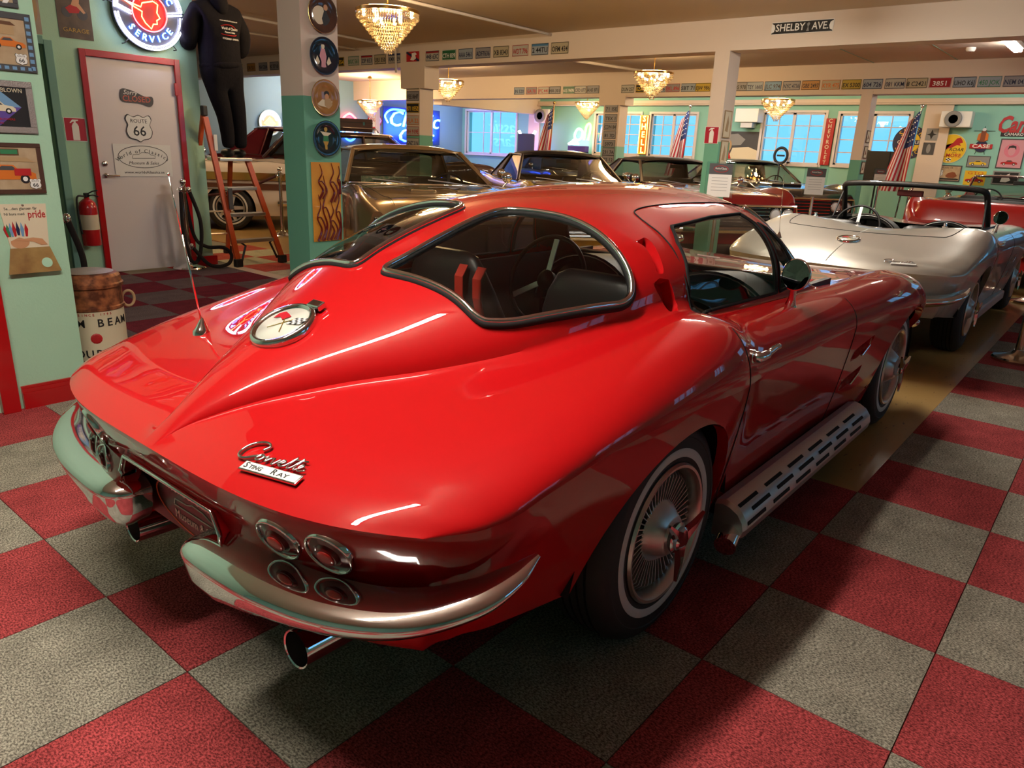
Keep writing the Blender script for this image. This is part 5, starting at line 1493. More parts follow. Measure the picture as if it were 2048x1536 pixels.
for x0, y0, hh in ((-.08, -.25, .30), (-.035, -.25, .42), (.02, -.25, .25), (.07, -.25, .36), (-.06, .02, .22), (.03, .0, .25), (.09, .05, .18)):
    P = [(x0, y0, .0015), (x0 + .03, y0 + hh * .25, .0015), (x0 + .0, y0 + hh * .5, .0015), (x0 + .028, y0 + hh * .75, .0015), (x0 + .012, y0 + hh, .0015)]
    P = [(max(-.108, min(.108, x)), max(-.248, min(.248, y)), z) for x, y, z in P]
    MB().tube(smooth_path(P, 6), list(np.linspace(.010, .002, 25)), 5).build('flame_line', FL, a)
    P2 = [(max(-.108, min(.108, x + .03)), y, z) for x, y, z in reversed(P[:3])]
    MB().tube(smooth_path([P[2], P2[0], P2[1], P2[2]], 5), list(np.linspace(.003, .009, 16)), 5).build('flame_line', FL, a)

# ---------------------------------------------------------------- licence plates
PC = {'w': (.60, .58, .52), 'c': (.58, .50, .34), 'y': (.62, .45, .06), 'o': (.60, .28, .05), 'b': (.05, .18, .35), 'n': (.03, .04, .12), 'g': (.02, .16, .06), 'r': (.30, .015, .02), 'k': (.03, .028, .025), 's': (.35, .34, .36), 'l': (.40, .47, .55)}
ORD = ['first', 'second', 'third', 'fourth', 'fifth', 'sixth', 'seventh', 'eighth', 'ninth', 'tenth', 'eleventh', 'twelfth', 'thirteenth', 'fourteenth']
CN = {'w': 'white', 'c': 'cream', 'y': 'yellow', 'o': 'orange', 'b': 'blue', 'n': 'navy', 'g': 'green', 'r': 'red', 'k': 'black', 's': 'grey', 'l': 'pale blue'}
def lic(T, s, g, ink, label, group, top=None):
    t = thing('licence_plate', label, 'licence plate'); t.matrix_local = T; t['group'] = group
    MB().box((-.152, -.076, 0), (.152, .076, .004), bev=.002).build('plate', M('lic_' + g, tuple(c * .72 for c in PC[g]), rough=.45), t)
    mi = {'k': K['black'], 'n': K['navy'], 'g': K['green'], 'r': K['red'], 'w': WHITE, 'y': K['yellow'], 'o': K['orange']}[ink]
    if top: flat(t, 'plate_band', rect(-.148, .042, .148, .072), M('lic_' + top, PC[top], rough=.4), 0, .005)
    text('plate_number', s, .095, mi, t, Matrix.Translation((0, -.014, .0055)), depth=.001, width=min(.27, .048 * len(s)), bold=.012)
    MB().tube([(-.146, -.070, .0045), (.146, -.070, .0045), (.146, .070, .0045), (-.146, .070, .0045)], .004, 4, closed=True).build('plate_edge', mi, t)
B1 = [(13.30, 'TEX 88', 'y', 'k'), (12.83, 'OR 551', 'o', 'k'), (12.40, 'NV 204', 's', 'n'), (12.01, 'K 7710', 's', 'k'), (9.98, 'HB 554', 'k', 'y'), (9.56, 'BGC 561', 'w', 'g'), (9.20, 'ZIP 833', 'w', 'n'), (8.85, 'UJU 350', 'c', 'k'), (8.49, 'KMX 939', 'w', 'n'), (7.58, '448 63C', 'w', 'n'), (7.21, 'CTH 839', 'g', 'w'), (6.85, 'AAA 5461', 'l', 'n'), (6.49, 'ADF7636', 's', 'n'), (6.13, 'XB 8343', 'c', 'k'), (5.76, 'WDT 796', 'w', 'r'), (5.40, '2 44TU', 'l', 'k'), (5.05, 'OFM 434', 'c', 'k')]
for y, s, g, ink in B1:
    lic(wall_T((7.197, y, 2.726), (0, -1, 0)), s, g, ink, '%s licence plate reading %s on the near ceiling beam' % (CN[g], s), 'licence plates on the near beam', {'ZIP 833': 'r', 'KMX 939': 'n', '448 63C': 'r', '2 44TU': 'b'}.get(s))
B2 = [(9.64, 'JN 520', 'l', 'n'), (9.29, 'GA 78', 's', 'r'), (8.95, 'JPC 441', 'w', 'r'), (8.64, 'HA 301', 's', 'k'), (8.27, '615 WIN', 'g', 'w'), (7.97, 'CFD 077', 'w', 'n'), (7.65, 'ANS 871', 's', 'k'), (6.81, 'DUN 257', 'w', 'k'), (6.47, 'EZA 190', 'k', 'y'), (6.11, 'MPV 46', 'l', 'n'), (5.80, 'EKL 896', 's', 'r'), (5.47, 'SBT 71', 'l', 'k'), (5.17, 'EJW 986', 'y', 'k'), (4.46, 'GDS 978', 's', 'k'), (4.16, 'TEY 1660', 'l', 'n'), (3.83, 'JLC 974', 'b', 'k'), (3.50, 'NYC 4736', 's', 'n'), (3.17, 'GBE 2497', 'o', 'k'), (2.83, 'KYR 475', 'c', 'o'), (2.50, 'EX 5300', 'y', 'k'), (2.17, '604 726', 'l', 'n'), (1.83, '081 KKM', 'w', 'n'), (1.51, '8 C2421', 'c', 'k'), (1.18, '3851', 'r', 'w'), (.85, 'UHO K6J', 'l', 'k'), (.52, '450 JOK', 'l', 'g'), (.19, 'NEM 042', 's', 'n')]
for y, s, g, ink in B2:
    lic(wall_T((11.897, y, 2.61), (0, -1, 0)), s, g, ink, '%s licence plate reading %s on the far ceiling beam' % (CN[g], s), 'licence plates on the far beam')
for k, (z, s, g, ink) in enumerate([(2.518, 'HAWAII', 'c', 'r'), (2.311, 'OREGO', 'c', 'k'), (2.134, 'VEE 8647', 's', 'k'), (1.947, '871 0552', 'k', 'y'), (1.758, 'FLA 22', 'w', 'o'), (1.583, 'BH 919E', 'w', 'r'), (1.399, 'GNZ 21N', 'w', 'n'), (1.215, 'LWS 22F', 'c', 'k')]):
    lic(wall_T((7.192, 8.035, z), (0, -1, 0)), s, g, ink, '%s plate reading %s on the mint column, %s from the top' % (CN[g], s, ORD[k + 1]), 'licence plates on the mint column')
for k, (z, s) in enumerate([(2.238, '71 ISE'), (2.054, 'TEX 1'), (1.888, 'CDN 84'), (1.721, '81 7D'), (1.552, '5973'), (1.392, '231 7A'), (1.242, 'KS 12')]):
    lic(wall_T((11.892, 7.155, z), (0, -1, 0)), s, 's', 'k', 'grey plate reading %s on the far dark column, %s from the top' % (s, ORD[k]), 'licence plates on the far column')
t, a = picture('eagle_plate', 'red and blue plate with a white eagle at the top of the mint column', 'licence plate', wall_T((7.192, 8.035, 2.735), (0, -1, 0)), .30, .152, K['red'])
flat(a, 'stripe', [(-.15, .076), (-.12, .076), (.15, -.05), (.15, -.076), (.12, -.076), (-.15, .05)], K['navy'], 0, .001)
flat(a, 'eagle', [(-.02, .05), (.06, .06), (.1, .03), (.06, .02), (.08, -.03), (.02, -.06), (-.06, -.05), (-.02, .0)], WHITE, 0, .002)
t = thing('street_sign', 'black and white street name sign on the near ceiling beam', 'sign'); t.matrix_local = wall_T((7.197, 1.706, 2.786), (0, -1, 0))
MB().box((-.345, -.063, 0), (.345, .063, .004), bev=.002).build('plate', WHITE, t)
flat(t, 'face', rect(-.34, -.058, .34, .058), BLK, 0, .005)
text('street_name', 'SHELBY', .105, WHITE, t, Matrix.Translation((-.13, 0, .006)), width=.33, bold=.012)
text('street_name', 'AVE.', .105, WHITE, t, Matrix.Translation((.205, 0, .006)), width=.18, bold=.012)
flat(t, 'snake_emblem', [(.055, .03), (.075, .045), (.09, .03), (.075, .0), (.085, -.045), (.055, -.045), (.068, -.005)], K['grey'], 0, .006)
for sg in (-1, 1): flat(t, 'end_cap', [(sg * .34, -.05), (sg * .31, -.035), (sg * .30, 0), (sg * .31, .035), (sg * .34, .05)][::sg], WHITE, 0, .006)
ext_sign('red fire extinguisher sign on the square column at the paint line', wall_T((7.19, 2.63, 1.625), (0, -1, 0)), .95)
for k, (z, h) in enumerate(((1.76, .32), (1.42, .30))):
    t, a = picture('menu_card', ['upper', 'lower'][k] + ' cream card on the side of the square column', 'card', wall_T((7.34, 2.518, z), (1, 0, 0)), .20, h, K['cream'], K['tan'], .012)
    flat(a, 'card_drawing', [(-.05, -.08), (.0, .1), (.04, .02), (.03, -.09)], K['tan'], 0, .001)
for k, z in enumerate((1.80, 1.55, 1.30)):
    t, a = picture('menu_card', ['upper', 'middle', 'lower'][k] + ' small card on the far square column', 'card', wall_T((12.05, 2.138, z), (1, 0, 0)), .2, .2, K['cream'], K['brown'], .015)
    flat(a, 'card_drawing', [(-.04, -.05), (.0, .06), (.04, -.03)], K['rust'], 0, .001)
# ---------------------------------------------------------------- chandeliers
CRYSTAL = M('crystal', (.95, .78, .50), rough=.06, trans=.55, ior=1.5, coat=.5)
BRASS = M('brass', (.60, .38, .12), rough=.2, metal=1.)
BULB = M('bulb_warm', (1, .8, .5), emit=(1., .66, .30), strength=45.)
def bead(m, c, r):
    m.add([(c[0], c[1], c[2] + r * 1.5), (c[0] + r, c[1], c[2]), (c[0], c[1] + r, c[2]), (c[0] - r, c[1], c[2]), (c[0], c[1] - r, c[2]), (c[0], c[1], c[2] - r * 1.5)], [(0, 1, 2), (0, 2, 3), (0, 3, 4), (0, 4, 1), (5, 2, 1), (5, 3, 2), (5, 4, 3), (5, 1, 4)])
def chandelier(label, x, y, ztop):
    t = thing('chandelier', label, 'chandelier', (x, y, ztop), 0, 'crystal chandeliers')
    MB().lathe([(.315, -.03), (.32, -.03), (.32, .0), (.30, .008), (0, .012)], 40).build('brass_pan', BRASS, t, smooth=True, auto=40)
    MB().cyl((0, 0, .01), (0, 0, ZC - ztop), .008).lathe([(.05, ZC - ztop - .06), (.055, ZC - ztop - .03), (.03, ZC - ztop)], 16).build('hanging_rod', BRASS, t, smooth=True, auto=40)
    for k in range(10):
        r = .31 - k * .0305
        m = MB()
        n = max(8, int(2 * PI * r / .026))
        for i in range(n):
            q = 2 * PI * (i + .5 * (k % 2)) / n
            bead(m, (r * math.cos(q), r * math.sin(q), -.045 - k * .036), .0095)
            bead(m, (r * math.cos(q), r * math.sin(q), -.068 - k * .036), .0115)
        b = m.build('crystal_tier', CRYSTAL, t); b['kind'] = 'stuff'
    for k in range(6):
        q = PI / 3 * k + .3
        MB().ball((.24 * math.cos(q), .24 * math.sin(q), -.045), .021, 6).build('bulb', BULB, t, smooth=True)
        MB().ball((.13 * math.cos(q), .13 * math.sin(q), -.10), .018, 6).build('bulb', BULB, t, smooth=True)
    l = bpy.data.lights.new('chandelier_glow', 'POINT'); l.energy = 150; l.color = (1., .68, .34); l.shadow_soft_size = .25
    o = bpy.data.objects.new('chandelier_glow', l); COL.objects.link(o); o.parent = t; o.location = (0, 0, .16)
    l2 = bpy.data.lights.new('crystal_glow', 'POINT'); l2.energy = 12; l2.color = (1., .68, .34); l2.shadow_soft_size = .05
    o2 = bpy.data.objects.new('crystal_glow', l2); COL.objects.link(o2); o2.parent = t; o2.location = (0, 0, -.14)
    return t
chandelier('large crystal chandelier nearest the viewer at the top', 3.70, 4.62, 2.64)
chandelier('crystal chandelier beside the mint column hung with plates', 9.6, 9.6, 2.62)
chandelier('crystal chandelier left of the square column under the near beam', 9.43, 4.82, 2.62)
chandelier('small crystal chandelier above the green neon sign', 14.72, 9.72, 2.56)
chandelier('crystal chandelier in front of the far window beside the street sign bay', 13.44, 4.3, 2.50)
chandelier('small crystal chandelier in the blue lit corner', 10.9, 13.6, 2.36)

# ---------------------------------------------------------------- stepladder and the man on it
FIB = M('fibreglass_orange', (.55, .085, .02), rough=.4)
t = thing('stepladder', 'orange fibreglass stepladder with aluminium steps by the doorway', 'ladder', (0, 0, 0))
FL0, FR0, FL1, FR1 = Vector((2.57, 5.84, 0)), Vector((3.13, 5.85, 0)), Vector((2.53, 5.98, 1.13)), Vector((2.86, 6.0, 1.13))
HT = Vector((2.41, 6.02, 1.62))
def rail(a, b, nm, m_=FIB, w=.028):
    MB().tube([a, b], 1, sec=[(-w, -.016), (w, -.016), (w, .016), (-w, .016)], up=(0, 1, 0)).build(nm, m_, t)
rail(FL0 + Vector((0, 0, .06)), Vector((2.42, 6.02, 1.55)), 'front_rail'); rail(FR0 + Vector((0, 0, .06)), FR1, 'front_rail')
BL0, BR0 = Vector((2.52, 6.85, 0)), Vector((3.02, 6.85, 0))
rail(BL0, HT, 'back_rail', w=.02); rail(BR0, Vector((2.72, 6.10, 1.15)), 'back_rail', w=.02)
for q in (.24, .49, .735):
    a, b = FL0.lerp(FL1, q), FR0.lerp(FR1, q)
    MB().box((a.x + .02, a.y - .02, a.z - .018), (b.x - .02, b.y + .07, a.z + .018), bev=.004).build('step', ALU, t)
    c, d = BL0.lerp(HT, q * .68), BR0.lerp(Vector((2.72, 6.10, 1.15)), q)
    MB().tube([c, Vector((d.x, d.y, c.z))], .012, 6).build('rear_bar', ALU, t)
MB().box((2.50, 5.93, 1.115), (2.88, 6.20, 1.15), bev=.006).build('platform', ALU, t)
for p in (FL0, FR0, BL0, BR0):
    MB().box((p.x - .04, p.y - .035, 0), (p.x + .045, p.y + .035, .09), bev=.01).build('foot', BLACK, t)
MB().tube([FL0 + Vector((.04, .03, .28)), FL0 + Vector((.12, .03, .22)), FL0 + Vector((.06, .02, .06))], .012, 6).build('brace', BLACK, t)
MB().tube([FR0 + Vector((-.05, .03, .28)), FR0 + Vector((-.13, .03, .24)), FR0 + Vector((-.05, .02, .06))], .012, 6).build('brace', BLACK, t)
MB().box((2.53, 5.86, .62), (2.575, 5.875, .84)).build('warning_label', K['dgrey'], t)
MB().box((2.465, 5.955, 1.22), (2.50, 5.97, 1.38)).build('warning_label', WHITE, t)
MB().box((2.385, 5.99, 1.56), (2.44, 6.05, 1.66), bev=.01).build('top_cap', BLACK, t)

def skin_body(name, joints, edges, mat, parent, root=0, lev=2):
    me = bpy.data.meshes.new(name)
    me.from_pydata([j[:3] for j in joints], edges, [])
    o = bpy.data.objects.new(name, me); COL.objects.link(o); o.parent = parent
    sk = o.modifiers.new('skin', 'SKIN'); sk.use_smooth_shade = True
    for i, j in enumerate(joints):
        r = j[3] if isinstance(j[3], tuple) else (j[3], j[3])
        me.skin_vertices[0].data[i].radius = r
        me.skin_vertices[0].data[i].use_root = (i == root)
    sb = o.modifiers.new('sub', 'SUBSURF'); sb.levels = lev; sb.render_levels = lev
    me.materials.append(mat)
    return o
p = thing('person', 'person in black hooded sweatshirt and black trousers standing on the ladder, back turned', 'person', (2.74, 6.05, 1.15))
CLOTH = M('cloth_black', (.010, .009, .011), rough=.9, spec=.15, bump=(13, 1.))
CLOTH2 = M('trouser_black', (.016, .015, .015), rough=.9, bump=(18, .6))
SKIN_ = M('skin', (.42, .22, .14), rough=.55)
# figure: one continuous body with clothing over it; the back faces the viewer
J = [(-.07, 0, .82, .15), (-.09, .0, .98, .215), (-.09, -.01, 1.22, .225), (-.10, .0, 1.40, .16), (-.10, .02, 1.52, .062), (-.11, .05, 1.62, .085), (-.11, .05, 1.74, .08),
     (.10, .0, 1.41, .095), (.21, .02, 1.22, .095), (.22, .07, 1.06, .088), (.13, .24, 1.12, .055), (.05, .34, 1.24, .04),
     (-.30, .0, 1.41, .095), (-.39, .02, 1.22, .095), (-.38, .08, 1.07, .088), (-.29, .24, 1.18, .055), (-.22, .34, 1.30, .04),
     (.03, .0, .72, .125), (.05, -.01, .58, .105), (.075, -.01, .44, .085), (.095, .02, .24, .078), (.10, .03, .09, .066),
     (-.16, .0, .72, .125), (-.13, -.01, .58, .105), (-.09, -.01, .44, .085), (-.05, .02, .24, .078), (-.045, .03, .09, .066)]
E_ = [(0, 1), (1, 2), (2, 3), (3, 4), (4, 5), (5, 6), (3, 7), (7, 8), (8, 9), (9, 10), (10, 11), (3, 12), (12, 13), (13, 14), (14, 15), (15, 16), (0, 17), (17, 18), (18, 19), (19, 20), (20, 21), (0, 22), (22, 23), (23, 24), (24, 25), (25, 26)]
skin_body('body', J, E_, CLOTH, p)
skin_body('sweatshirt_hem', [(-.075, 0, .86, .215), (-.085, 0, .92, .232), (-.09, 0, .97, .225)], [(0, 1), (1, 2)], CLOTH, p)
skin_body('hood', [(-.10, -.15, 1.38, .05), (-.10, -.10, 1.48, .10), (-.10, -.02, 1.53, .11)], [(0, 1), (1, 2)], CLOTH, p)
for x in (.105, -.035):
    MB().ball((x, .08, .045), .05, 8, (1.0, 2.3, .95)).build('shoe', BLACK, p, smooth=True)
MB().ball((-.11, .07, 1.70), .105, 10, (.82, .95, 1.1)).build('head', M('cap_black', (.015, .014, .014), rough=.8), p, smooth=True)
for sx, hx, hz in ((1, .02, 1.27), (-1, -.20, 1.33)):
    m = MB(); m.ball((hx, .40, hz), .042, 8, (.9, 1.1, .55))
    for k in range(4): m.tube([(hx - .028 + .019 * k, .43, hz), (hx - .028 + .019 * k, .475, hz + .008), (hx - .028 + .019 * k, .50, hz - .006 * k)], [.009, .008, .007], 6)
    m.tube([(hx - sx * .035, .40, hz), (hx - sx * .055, .43, hz + .015), (hx - sx * .05, .46, hz + .02)], [.01, .009, .008], 6)
    m.build('hand', SKIN_, p, smooth=True)
b = bpy.data.objects.new('back_print', None); b.empty_display_size = .02
COL.objects.link(b); b.parent = p; b.matrix_local = wall_T((-.085, -.222, 1.24), (1, 0, 0), (0, .12, 1))
MB().tube([(.115 * math.cos(q), .05 * math.sin(q), -.004 - .06 * abs(math.cos(q))**2) for q in np.linspace(0, 2 * PI, 41)[:-1]], .004, 5, closed=True).build('print_oval', K['red'], b)
text('print_text', 'World of Classics', .036, WHITE, b, Matrix.Translation((0, .012, 0)), width=.17, shear=.2)
text('print_text', 'Museum & Sales', .026, WHITE, b, Matrix.Translation((0, -.022, 0)), width=.11, shear=.2)
text('print_text', 'STOCKHOLM - SWEDEN', .024, WHITE, b, Matrix.Translation((0, -.085, 0)), width=.17)
text('print_text', 'www.worldofclassics.se', .02, WHITE, b, Matrix.Translation((0, .085, 0)), width=.19)

# ---------------------------------------------------------------- stanchions
def stanchion(label, x, y, h=.95, mat=CHROME, br=.165):
    t = thing('stanchion', label, 'stanchion', (x, y, 0), 0, 'rope barrier posts')
    MB().lathe([(br, 0), (br, .018), (br * .94, .03), (br * .5, .048), (.045, .068), (.032, .085), (0, .085)], 40).build('base', mat, t, smooth=True, auto=35)
    MB().lathe([(.024, .05), (.024, h - .14), (.034, h - .13), (.034, h - .075), (.024, h - .065), (.022, h - .05)], 20).build('post', mat, t, smooth=True, auto=35)
    MB().ball((0, 0, h - .03), .036, 10).build('ball', mat, t, smooth=True)
    for k in range(4):
        q = PI / 2 * k
        MB().tube([(.03 * math.cos(q), .03 * math.sin(q), h - .1), (.052 * math.cos(q), .052 * math.sin(q), h - .085), (.06 * math.cos(q), .06 * math.sin(q), h - .11)], .006, 6).build('rope_ring', mat, t)
    return t
def rope(label, pts, mat=None, r=.019):
    t = thing('barrier_rope', label, 'rope', pts[0], 0, 'barrier ropes')
    P = [Vector(q) - Vector(pts[0]) for q in pts]
    MB().tube(smooth_path(P, 10), r, 8).build('velvet_rope', mat or M('velvet_black', (.012, .008, .008), rough=.9), t, smooth=True)
    for q in (P[0], P[-1]): MB().ball(q, .024, 8, (1, 1, 1.4)).build('rope_end', CHROME, t, smooth=True)
stanchion('chrome rope post in front of the white door', 2.10, 6.0, .93)
rope('black velvet rope looped down from the post by the door', [(2.06, 5.97, .82), (2.03, 5.93, .45), (2.05, 5.9, .16), (2.12, 5.9, .08), (2.2, 5.93, .2), (2.24, 5.96, .5), (2.16, 5.99, .82)])
rope('black velvet rope trailing over the red plinth beside the ladder', [(2.13, 6.04, .80), (2.2, 6.05, .35), (2.32, 6.03, .22), (2.5, 6.0, .2), (2.56, 5.95, .12), (2.45, 5.85, .04), (2.25, 5.85, .05), (2.1, 5.92, .25)])
stanchion('chrome rope post half hidden behind the left wall beside the barrel', -.03, 3.35, .95)
rope('black rope end hooked on the post beside the barrel', [(0.02, 3.33, .85), (.07, 3.30, .6), (.05, 3.31, .35), (-.0, 3.30, .2)])
stanchion('brass coloured rope post at the right edge beyond the carpet', 4.80, -1.18, .95, M('post_nickel', (.55, .47, .36), rough=.18, metal=1.))
stanchion('rope post farther back at the right edge of the carpet', 7.86, -.93, .95, MATS['post_nickel'])
stanchion('rope post in front of the cream sedan', 4.53, 7.95, .98)
rope('dark rope running from the post along the cream sedan', [(4.5, 7.97, .86), (4.0, 8.3, .62), (3.4, 8.7, .55), (2.9, 9.0, .62)], M('velvet_maroon', (.05, .012, .01), rough=.9))
stanchion('left of two rope posts seen through the silver car windscreen', 12.9, 1.52, .98)
stanchion('right of two rope posts seen through the silver car windscreen', 13.0, .95, .98)
rope('dark rope hanging between the two posts beyond the silver car', [(12.9, 1.50, .88), (12.93, 1.35, .7), (12.97, 1.1, .7), (13.0, .97, .88)], MATS['velvet_maroon'])

# ---------------------------------------------------------------- rusty bourbon drum
t = thing('steel_drum', 'cream steel drum with rusty lid and bourbon lettering beside the left wall', 'drum', (-.085, 2.85, 0))
RUST = M('rusty_paint', (.10, .028, .012), rough=.5, metal=.3, noise=(22, .12, (.38, .13, .05)))
CRM = M('drum_cream', (.62, .56, .40), rough=.45, noise=(4, .35, (.55, .47, .30)))
MB().lathe([(.165, 0), (.17, .01), (.17, .025), (.165, .035), (.165, .42)], 40).build('drum_body', CRM, t, smooth=True, auto=30)
MB().lathe([(.1655, .40), (.172, .405), (.172, .42), (.166, .425), (.166, .53)], 40, cap=False).build('drum_collar', RUST, t, smooth=True, auto=30)
MB().lathe([(.166, .525), (.178, .53), (.178, .545), (.17, .552), (.165, .585), (.15, .60), (.10, .612), (0, .616)], 40).build('drum_lid', RUST, t, smooth=True, auto=30)
MB().lathe([(.135, .6065), (.10, .6135), (0, .6175)], 32, cap=False).build('lid_centre', M('lid_grey', (.40, .34, .28), rough=.4, metal=.4), t, smooth=True)
MB().tube([(.20 + .035 * math.cos(q), -.02, .43 + .045 * math.sin(q)) for q in np.linspace(0, 2 * PI, 21)[:-1]], .008, 8, closed=True).build('rope_handle', K['tan'], t)
def drum_text(s, z, size, mat, step, mid=-PI / 2):
    n = len(s)
    for k, ch in enumerate(s):
        if ch == ' ': continue
        a = mid + (k - (n - 1) / 2) * step
        text('letter', ch, size, mat, t, Matrix.Translation((.1665 * math.cos(a), .1665 * math.sin(a), z)) @ Matrix.Rotation(a + PI / 2, 4, 'Z') @ Matrix.Rotation(PI / 2, 4, 'X'), depth=.001, bold=.015)
drum_text('JIM BEAM', .335, .062, INK, .30, -PI / 2 - .30)
drum_text('BOURBON', .16, .062, INK, .30, -PI / 2 - .28)
drum_text('KENTUCKY STRAIGHT', .115, .022, INK, .12, -PI / 2 - .28)
drum_text('SINCE 1795', .385, .018, K['red'], .11, -PI / 2 - .28)
for k in range(12):
    q = 2 * PI * k / 12
    MB().lathe([(.03, 0), (.022, .003), (0, .004)], 12, Matrix.Translation((.165 * math.cos(-1.9), .165 * math.sin(-1.9), .25)) @ Matrix.Rotation(-1.9 + PI / 2, 4, 'Z') @ Matrix.Rotation(PI / 2, 4, 'X')).build('wax_seal', K['red'], t) if k == 0 else None

# ---------------------------------------------------------------- far wall signs
def disc_sign(name, label, y, z, r, mat, cat='sign'):
    t = thing(name, label, cat); t.matrix_local = FARW(y, z)
    MB().lathe([(r, 0), (r, .012), (0, .012)], 48).build('disc', mat, t)
    return t
s = disc_sign('round_sign', 'yellow round sign with a leaping red lion', 1.63, 1.735, .285, K['cream'])
flat(s, 'face', ell(0, 0, .275), K['yellow'], 0, .0135)
flat(s, 'lion', [(-.22, .02), (-.16, .0), (-.12, -.06), (-.10, -.02), (-.06, .06), (.02, .11), (.08, .20), (.14, .22), (.18, .17), (.20, .12), (.14, .10), (.18, .06), (.10, .07), (.02, .02), (-.05, .0), (-.10, -.04), (-.14, .03)], K['red'], 0, .015)
text('sign_text', 'ROAR', .085, BLK, s, Matrix.Translation((.10, -.02, .015)), shear=.3, width=.26, bold=.01)
text('sign_text', 'WITH', .03, BLK, s, Matrix.Translation((.08, -.08, .015)))
text('sign_text', 'GILMORE', .095, K['red'], s, Matrix.Translation((0, -.135, .015)), width=.42, bold=.015)
for i in range(3):
    for j in range(3): flat(s, 'check', rect(-.045 + i * .03, -.25 + j * .022, -.015 + i * .03, -.228 + j * .022), BLK if (i + j) % 2 else WHITE, 0, .015)
s = disc_sign('round_sign', 'navy and yellow round super service sign behind the right flag', 2.42, 1.835, .335, K['navy'])
MB().lathe([(.20, .012), (.20, .016), (.12, .016)], 40).build('ring', K['yellow'], s)
arc_text(s, 'SUPER', .255, PI / 2, .13, K['yellow'], .0135, .42); arc_text(s, 'SERVICE', .255, -PI / 2, .12, K['yellow'], .0135, .36, top=False)
flat(s, 'bow_tie', [(-.28, -.05), (-.26, .05), (-.1, .05), (-.1, .09), (.1, .09), (.1, .05), (.28, .05), (.26, -.05), (.1, -.05), (.1, -.09), (-.1, -.09), (-.1, -.05)], K['navy'], 0, .018)
text('sign_text', 'CHEVROLET', .09, WHITE, s, Matrix.Translation((0, 0, .0195)), width=.48, bold=.01)
s = thing('neon_sign', 'sign with an eagle above a red banner', 'neon sign'); s.matrix_local = FARW(1.10, 1.88) @ Matrix.Scale(.86, 4)
MB().lathe([(.13, 0), (.13, .02), (0, .02)], 32, Matrix.Translation((0, -.1, 0))).build('globe', K['navy'], s)
flat(s, 'banner', rect(-.23, -.15, .23, -.05), K['red'], 0, .03)
text('sign_text', 'CASE', .11, WHITE, s, Matrix.Translation((0, -.10, .032)), width=.36, bold=.02)
flat(s, 'eagle_body', [(-.06, .0), (-.07, .12), (-.05, .22), (-.02, .27), (.03, .29), (.05, .26), (.03, .24), (.06, .2), (.08, .12), (.06, .0)], K['rust'], 0, .03)
flat(s, 'eagle_head', ell(0, .27, .04, .035), WHITE, 0, .034)
for sg in (-1, 1): flat(s, 'eagle_wing', [(sg * .05, .02), (sg * .05, .2), (sg * .1, .17), (sg * .11, .04)][::sg], K['orange'], 0, .033)
for a0, b0 in (((-.2, .24), (.22, .24)), ((-.1, -.28), (-.08, -.2)), ((.1, -.28), (.08, -.2)), ((0, .24), (0, .34))): MB().tube([(a0[0], a0[1], .01), (b0[0], b0[1], .01)], .006, 5).build('bracket', BLK, s)
s = thing('wall_lettering', 'red script lettering high on the far wall at the right edge', 'lettering'); s.matrix_local = FARW(.42, 2.20)
text('letters', 'Camaro', .42, K['red'], s, Matrix.Translation((0, 0, .01)), depth=.02, shear=.25, width=.95, bold=.03)
s = thing('badge_sign', 'narrow black badge sign below the red script', 'sign'); s.matrix_local = FARW(.43, 2.03)
flat(s, 'strip', rect(-.38, -.04, .38, .04), BLK, 0, .01); text('badge_text', 'CAMARO', .075, WHITE, s, Matrix.Translation((-.16, 0, .012)), width=.32, bold=.01)
flat(s, 'badge_bow', [(.06, -.012), (.06, .012), (.14, .012), (.14, .024), (.22, .024), (.22, .012), (.3, .012), (.3, -.012), (.22, -.012), (.22, -.024), (.14, -.024), (.14, -.012)], WHITE, 0, .012)
def wallpic(label, y, z, w, h, ground, frame=None, fw=.02):
    return picture('framed_picture', label, 'picture', FARW(y, z), w, h, ground, frame, fw)
t, a = wallpic('pink framed portrait poster with a red car below', .56, 1.67, .44, .56, K['pink'], K['dgrey'])
flat(a, 'circle', ell(0, .06, .13), M('ink_rose', (.62, .18, .25)), 0, .001); flat(a, 'face', ell(0, .05, .06, .085), K['pink'], 0, .002); flat(a, 'hair', [(-.07, .07), (-.06, .14), (.0, .16), (.06, .14), (.07, .07), (.04, .11), (-.04, .11)], BLK, 0, .003); car_icon(a, 0, -.20, .14, K['red'])
t, a = wallpic('dark framed print with a motorcycle and road shield', 1.61, 1.25, .52, .32, PAR, K['dgrey'])
text('print_text', 'U.S. Route 66', .05, BLK, a, Matrix.Translation((-.05, .11, .001)), width=.3); shield(a, -.13, .0, .12); flat(a, 'motorcycle', [(-.02, -.06), (.02, .0), (.1, .03), (.15, .02), (.2, -.05), (.14, -.09), (.04, -.09)], K['rust'], 0, .002); flat(a, 'ground', rect(-.23, -.13, .23, -.1), BLK, 0, .0015)
t, a = wallpic('yellow poster with a red car below the yellow car photo', 1.09, 1.18, .38, .28, K['yellow']); car_icon(a, 0, -.07, .16, K['red']); text('print_text', 'GTO', .08, K['orange'], a, Matrix.Translation((0, .095, .001)), width=.28, bold=.02)
t, a = wallpic('grey framed black and white cartoon-free photo at the right', .56, 1.21, .46, .26, BLK, K['grey'], .025); t['label'] = 'black and white print in a pale grey frame at the right'; flat(a, 'white_shape', [(-.08, -.08), (-.06, .02), (-.1, .06), (-.02, .04), (.06, .09), (.05, .02), (.09, -.04), (.02, -.08)], WHITE, 0, .001)
t, a = wallpic('photo of a yellow car below the eagle neon', 1.09, 1.50, .40, .22, K['grey'], K['dgrey'], .012); car_icon(a, 0, -.06, .15, K['yellow'])
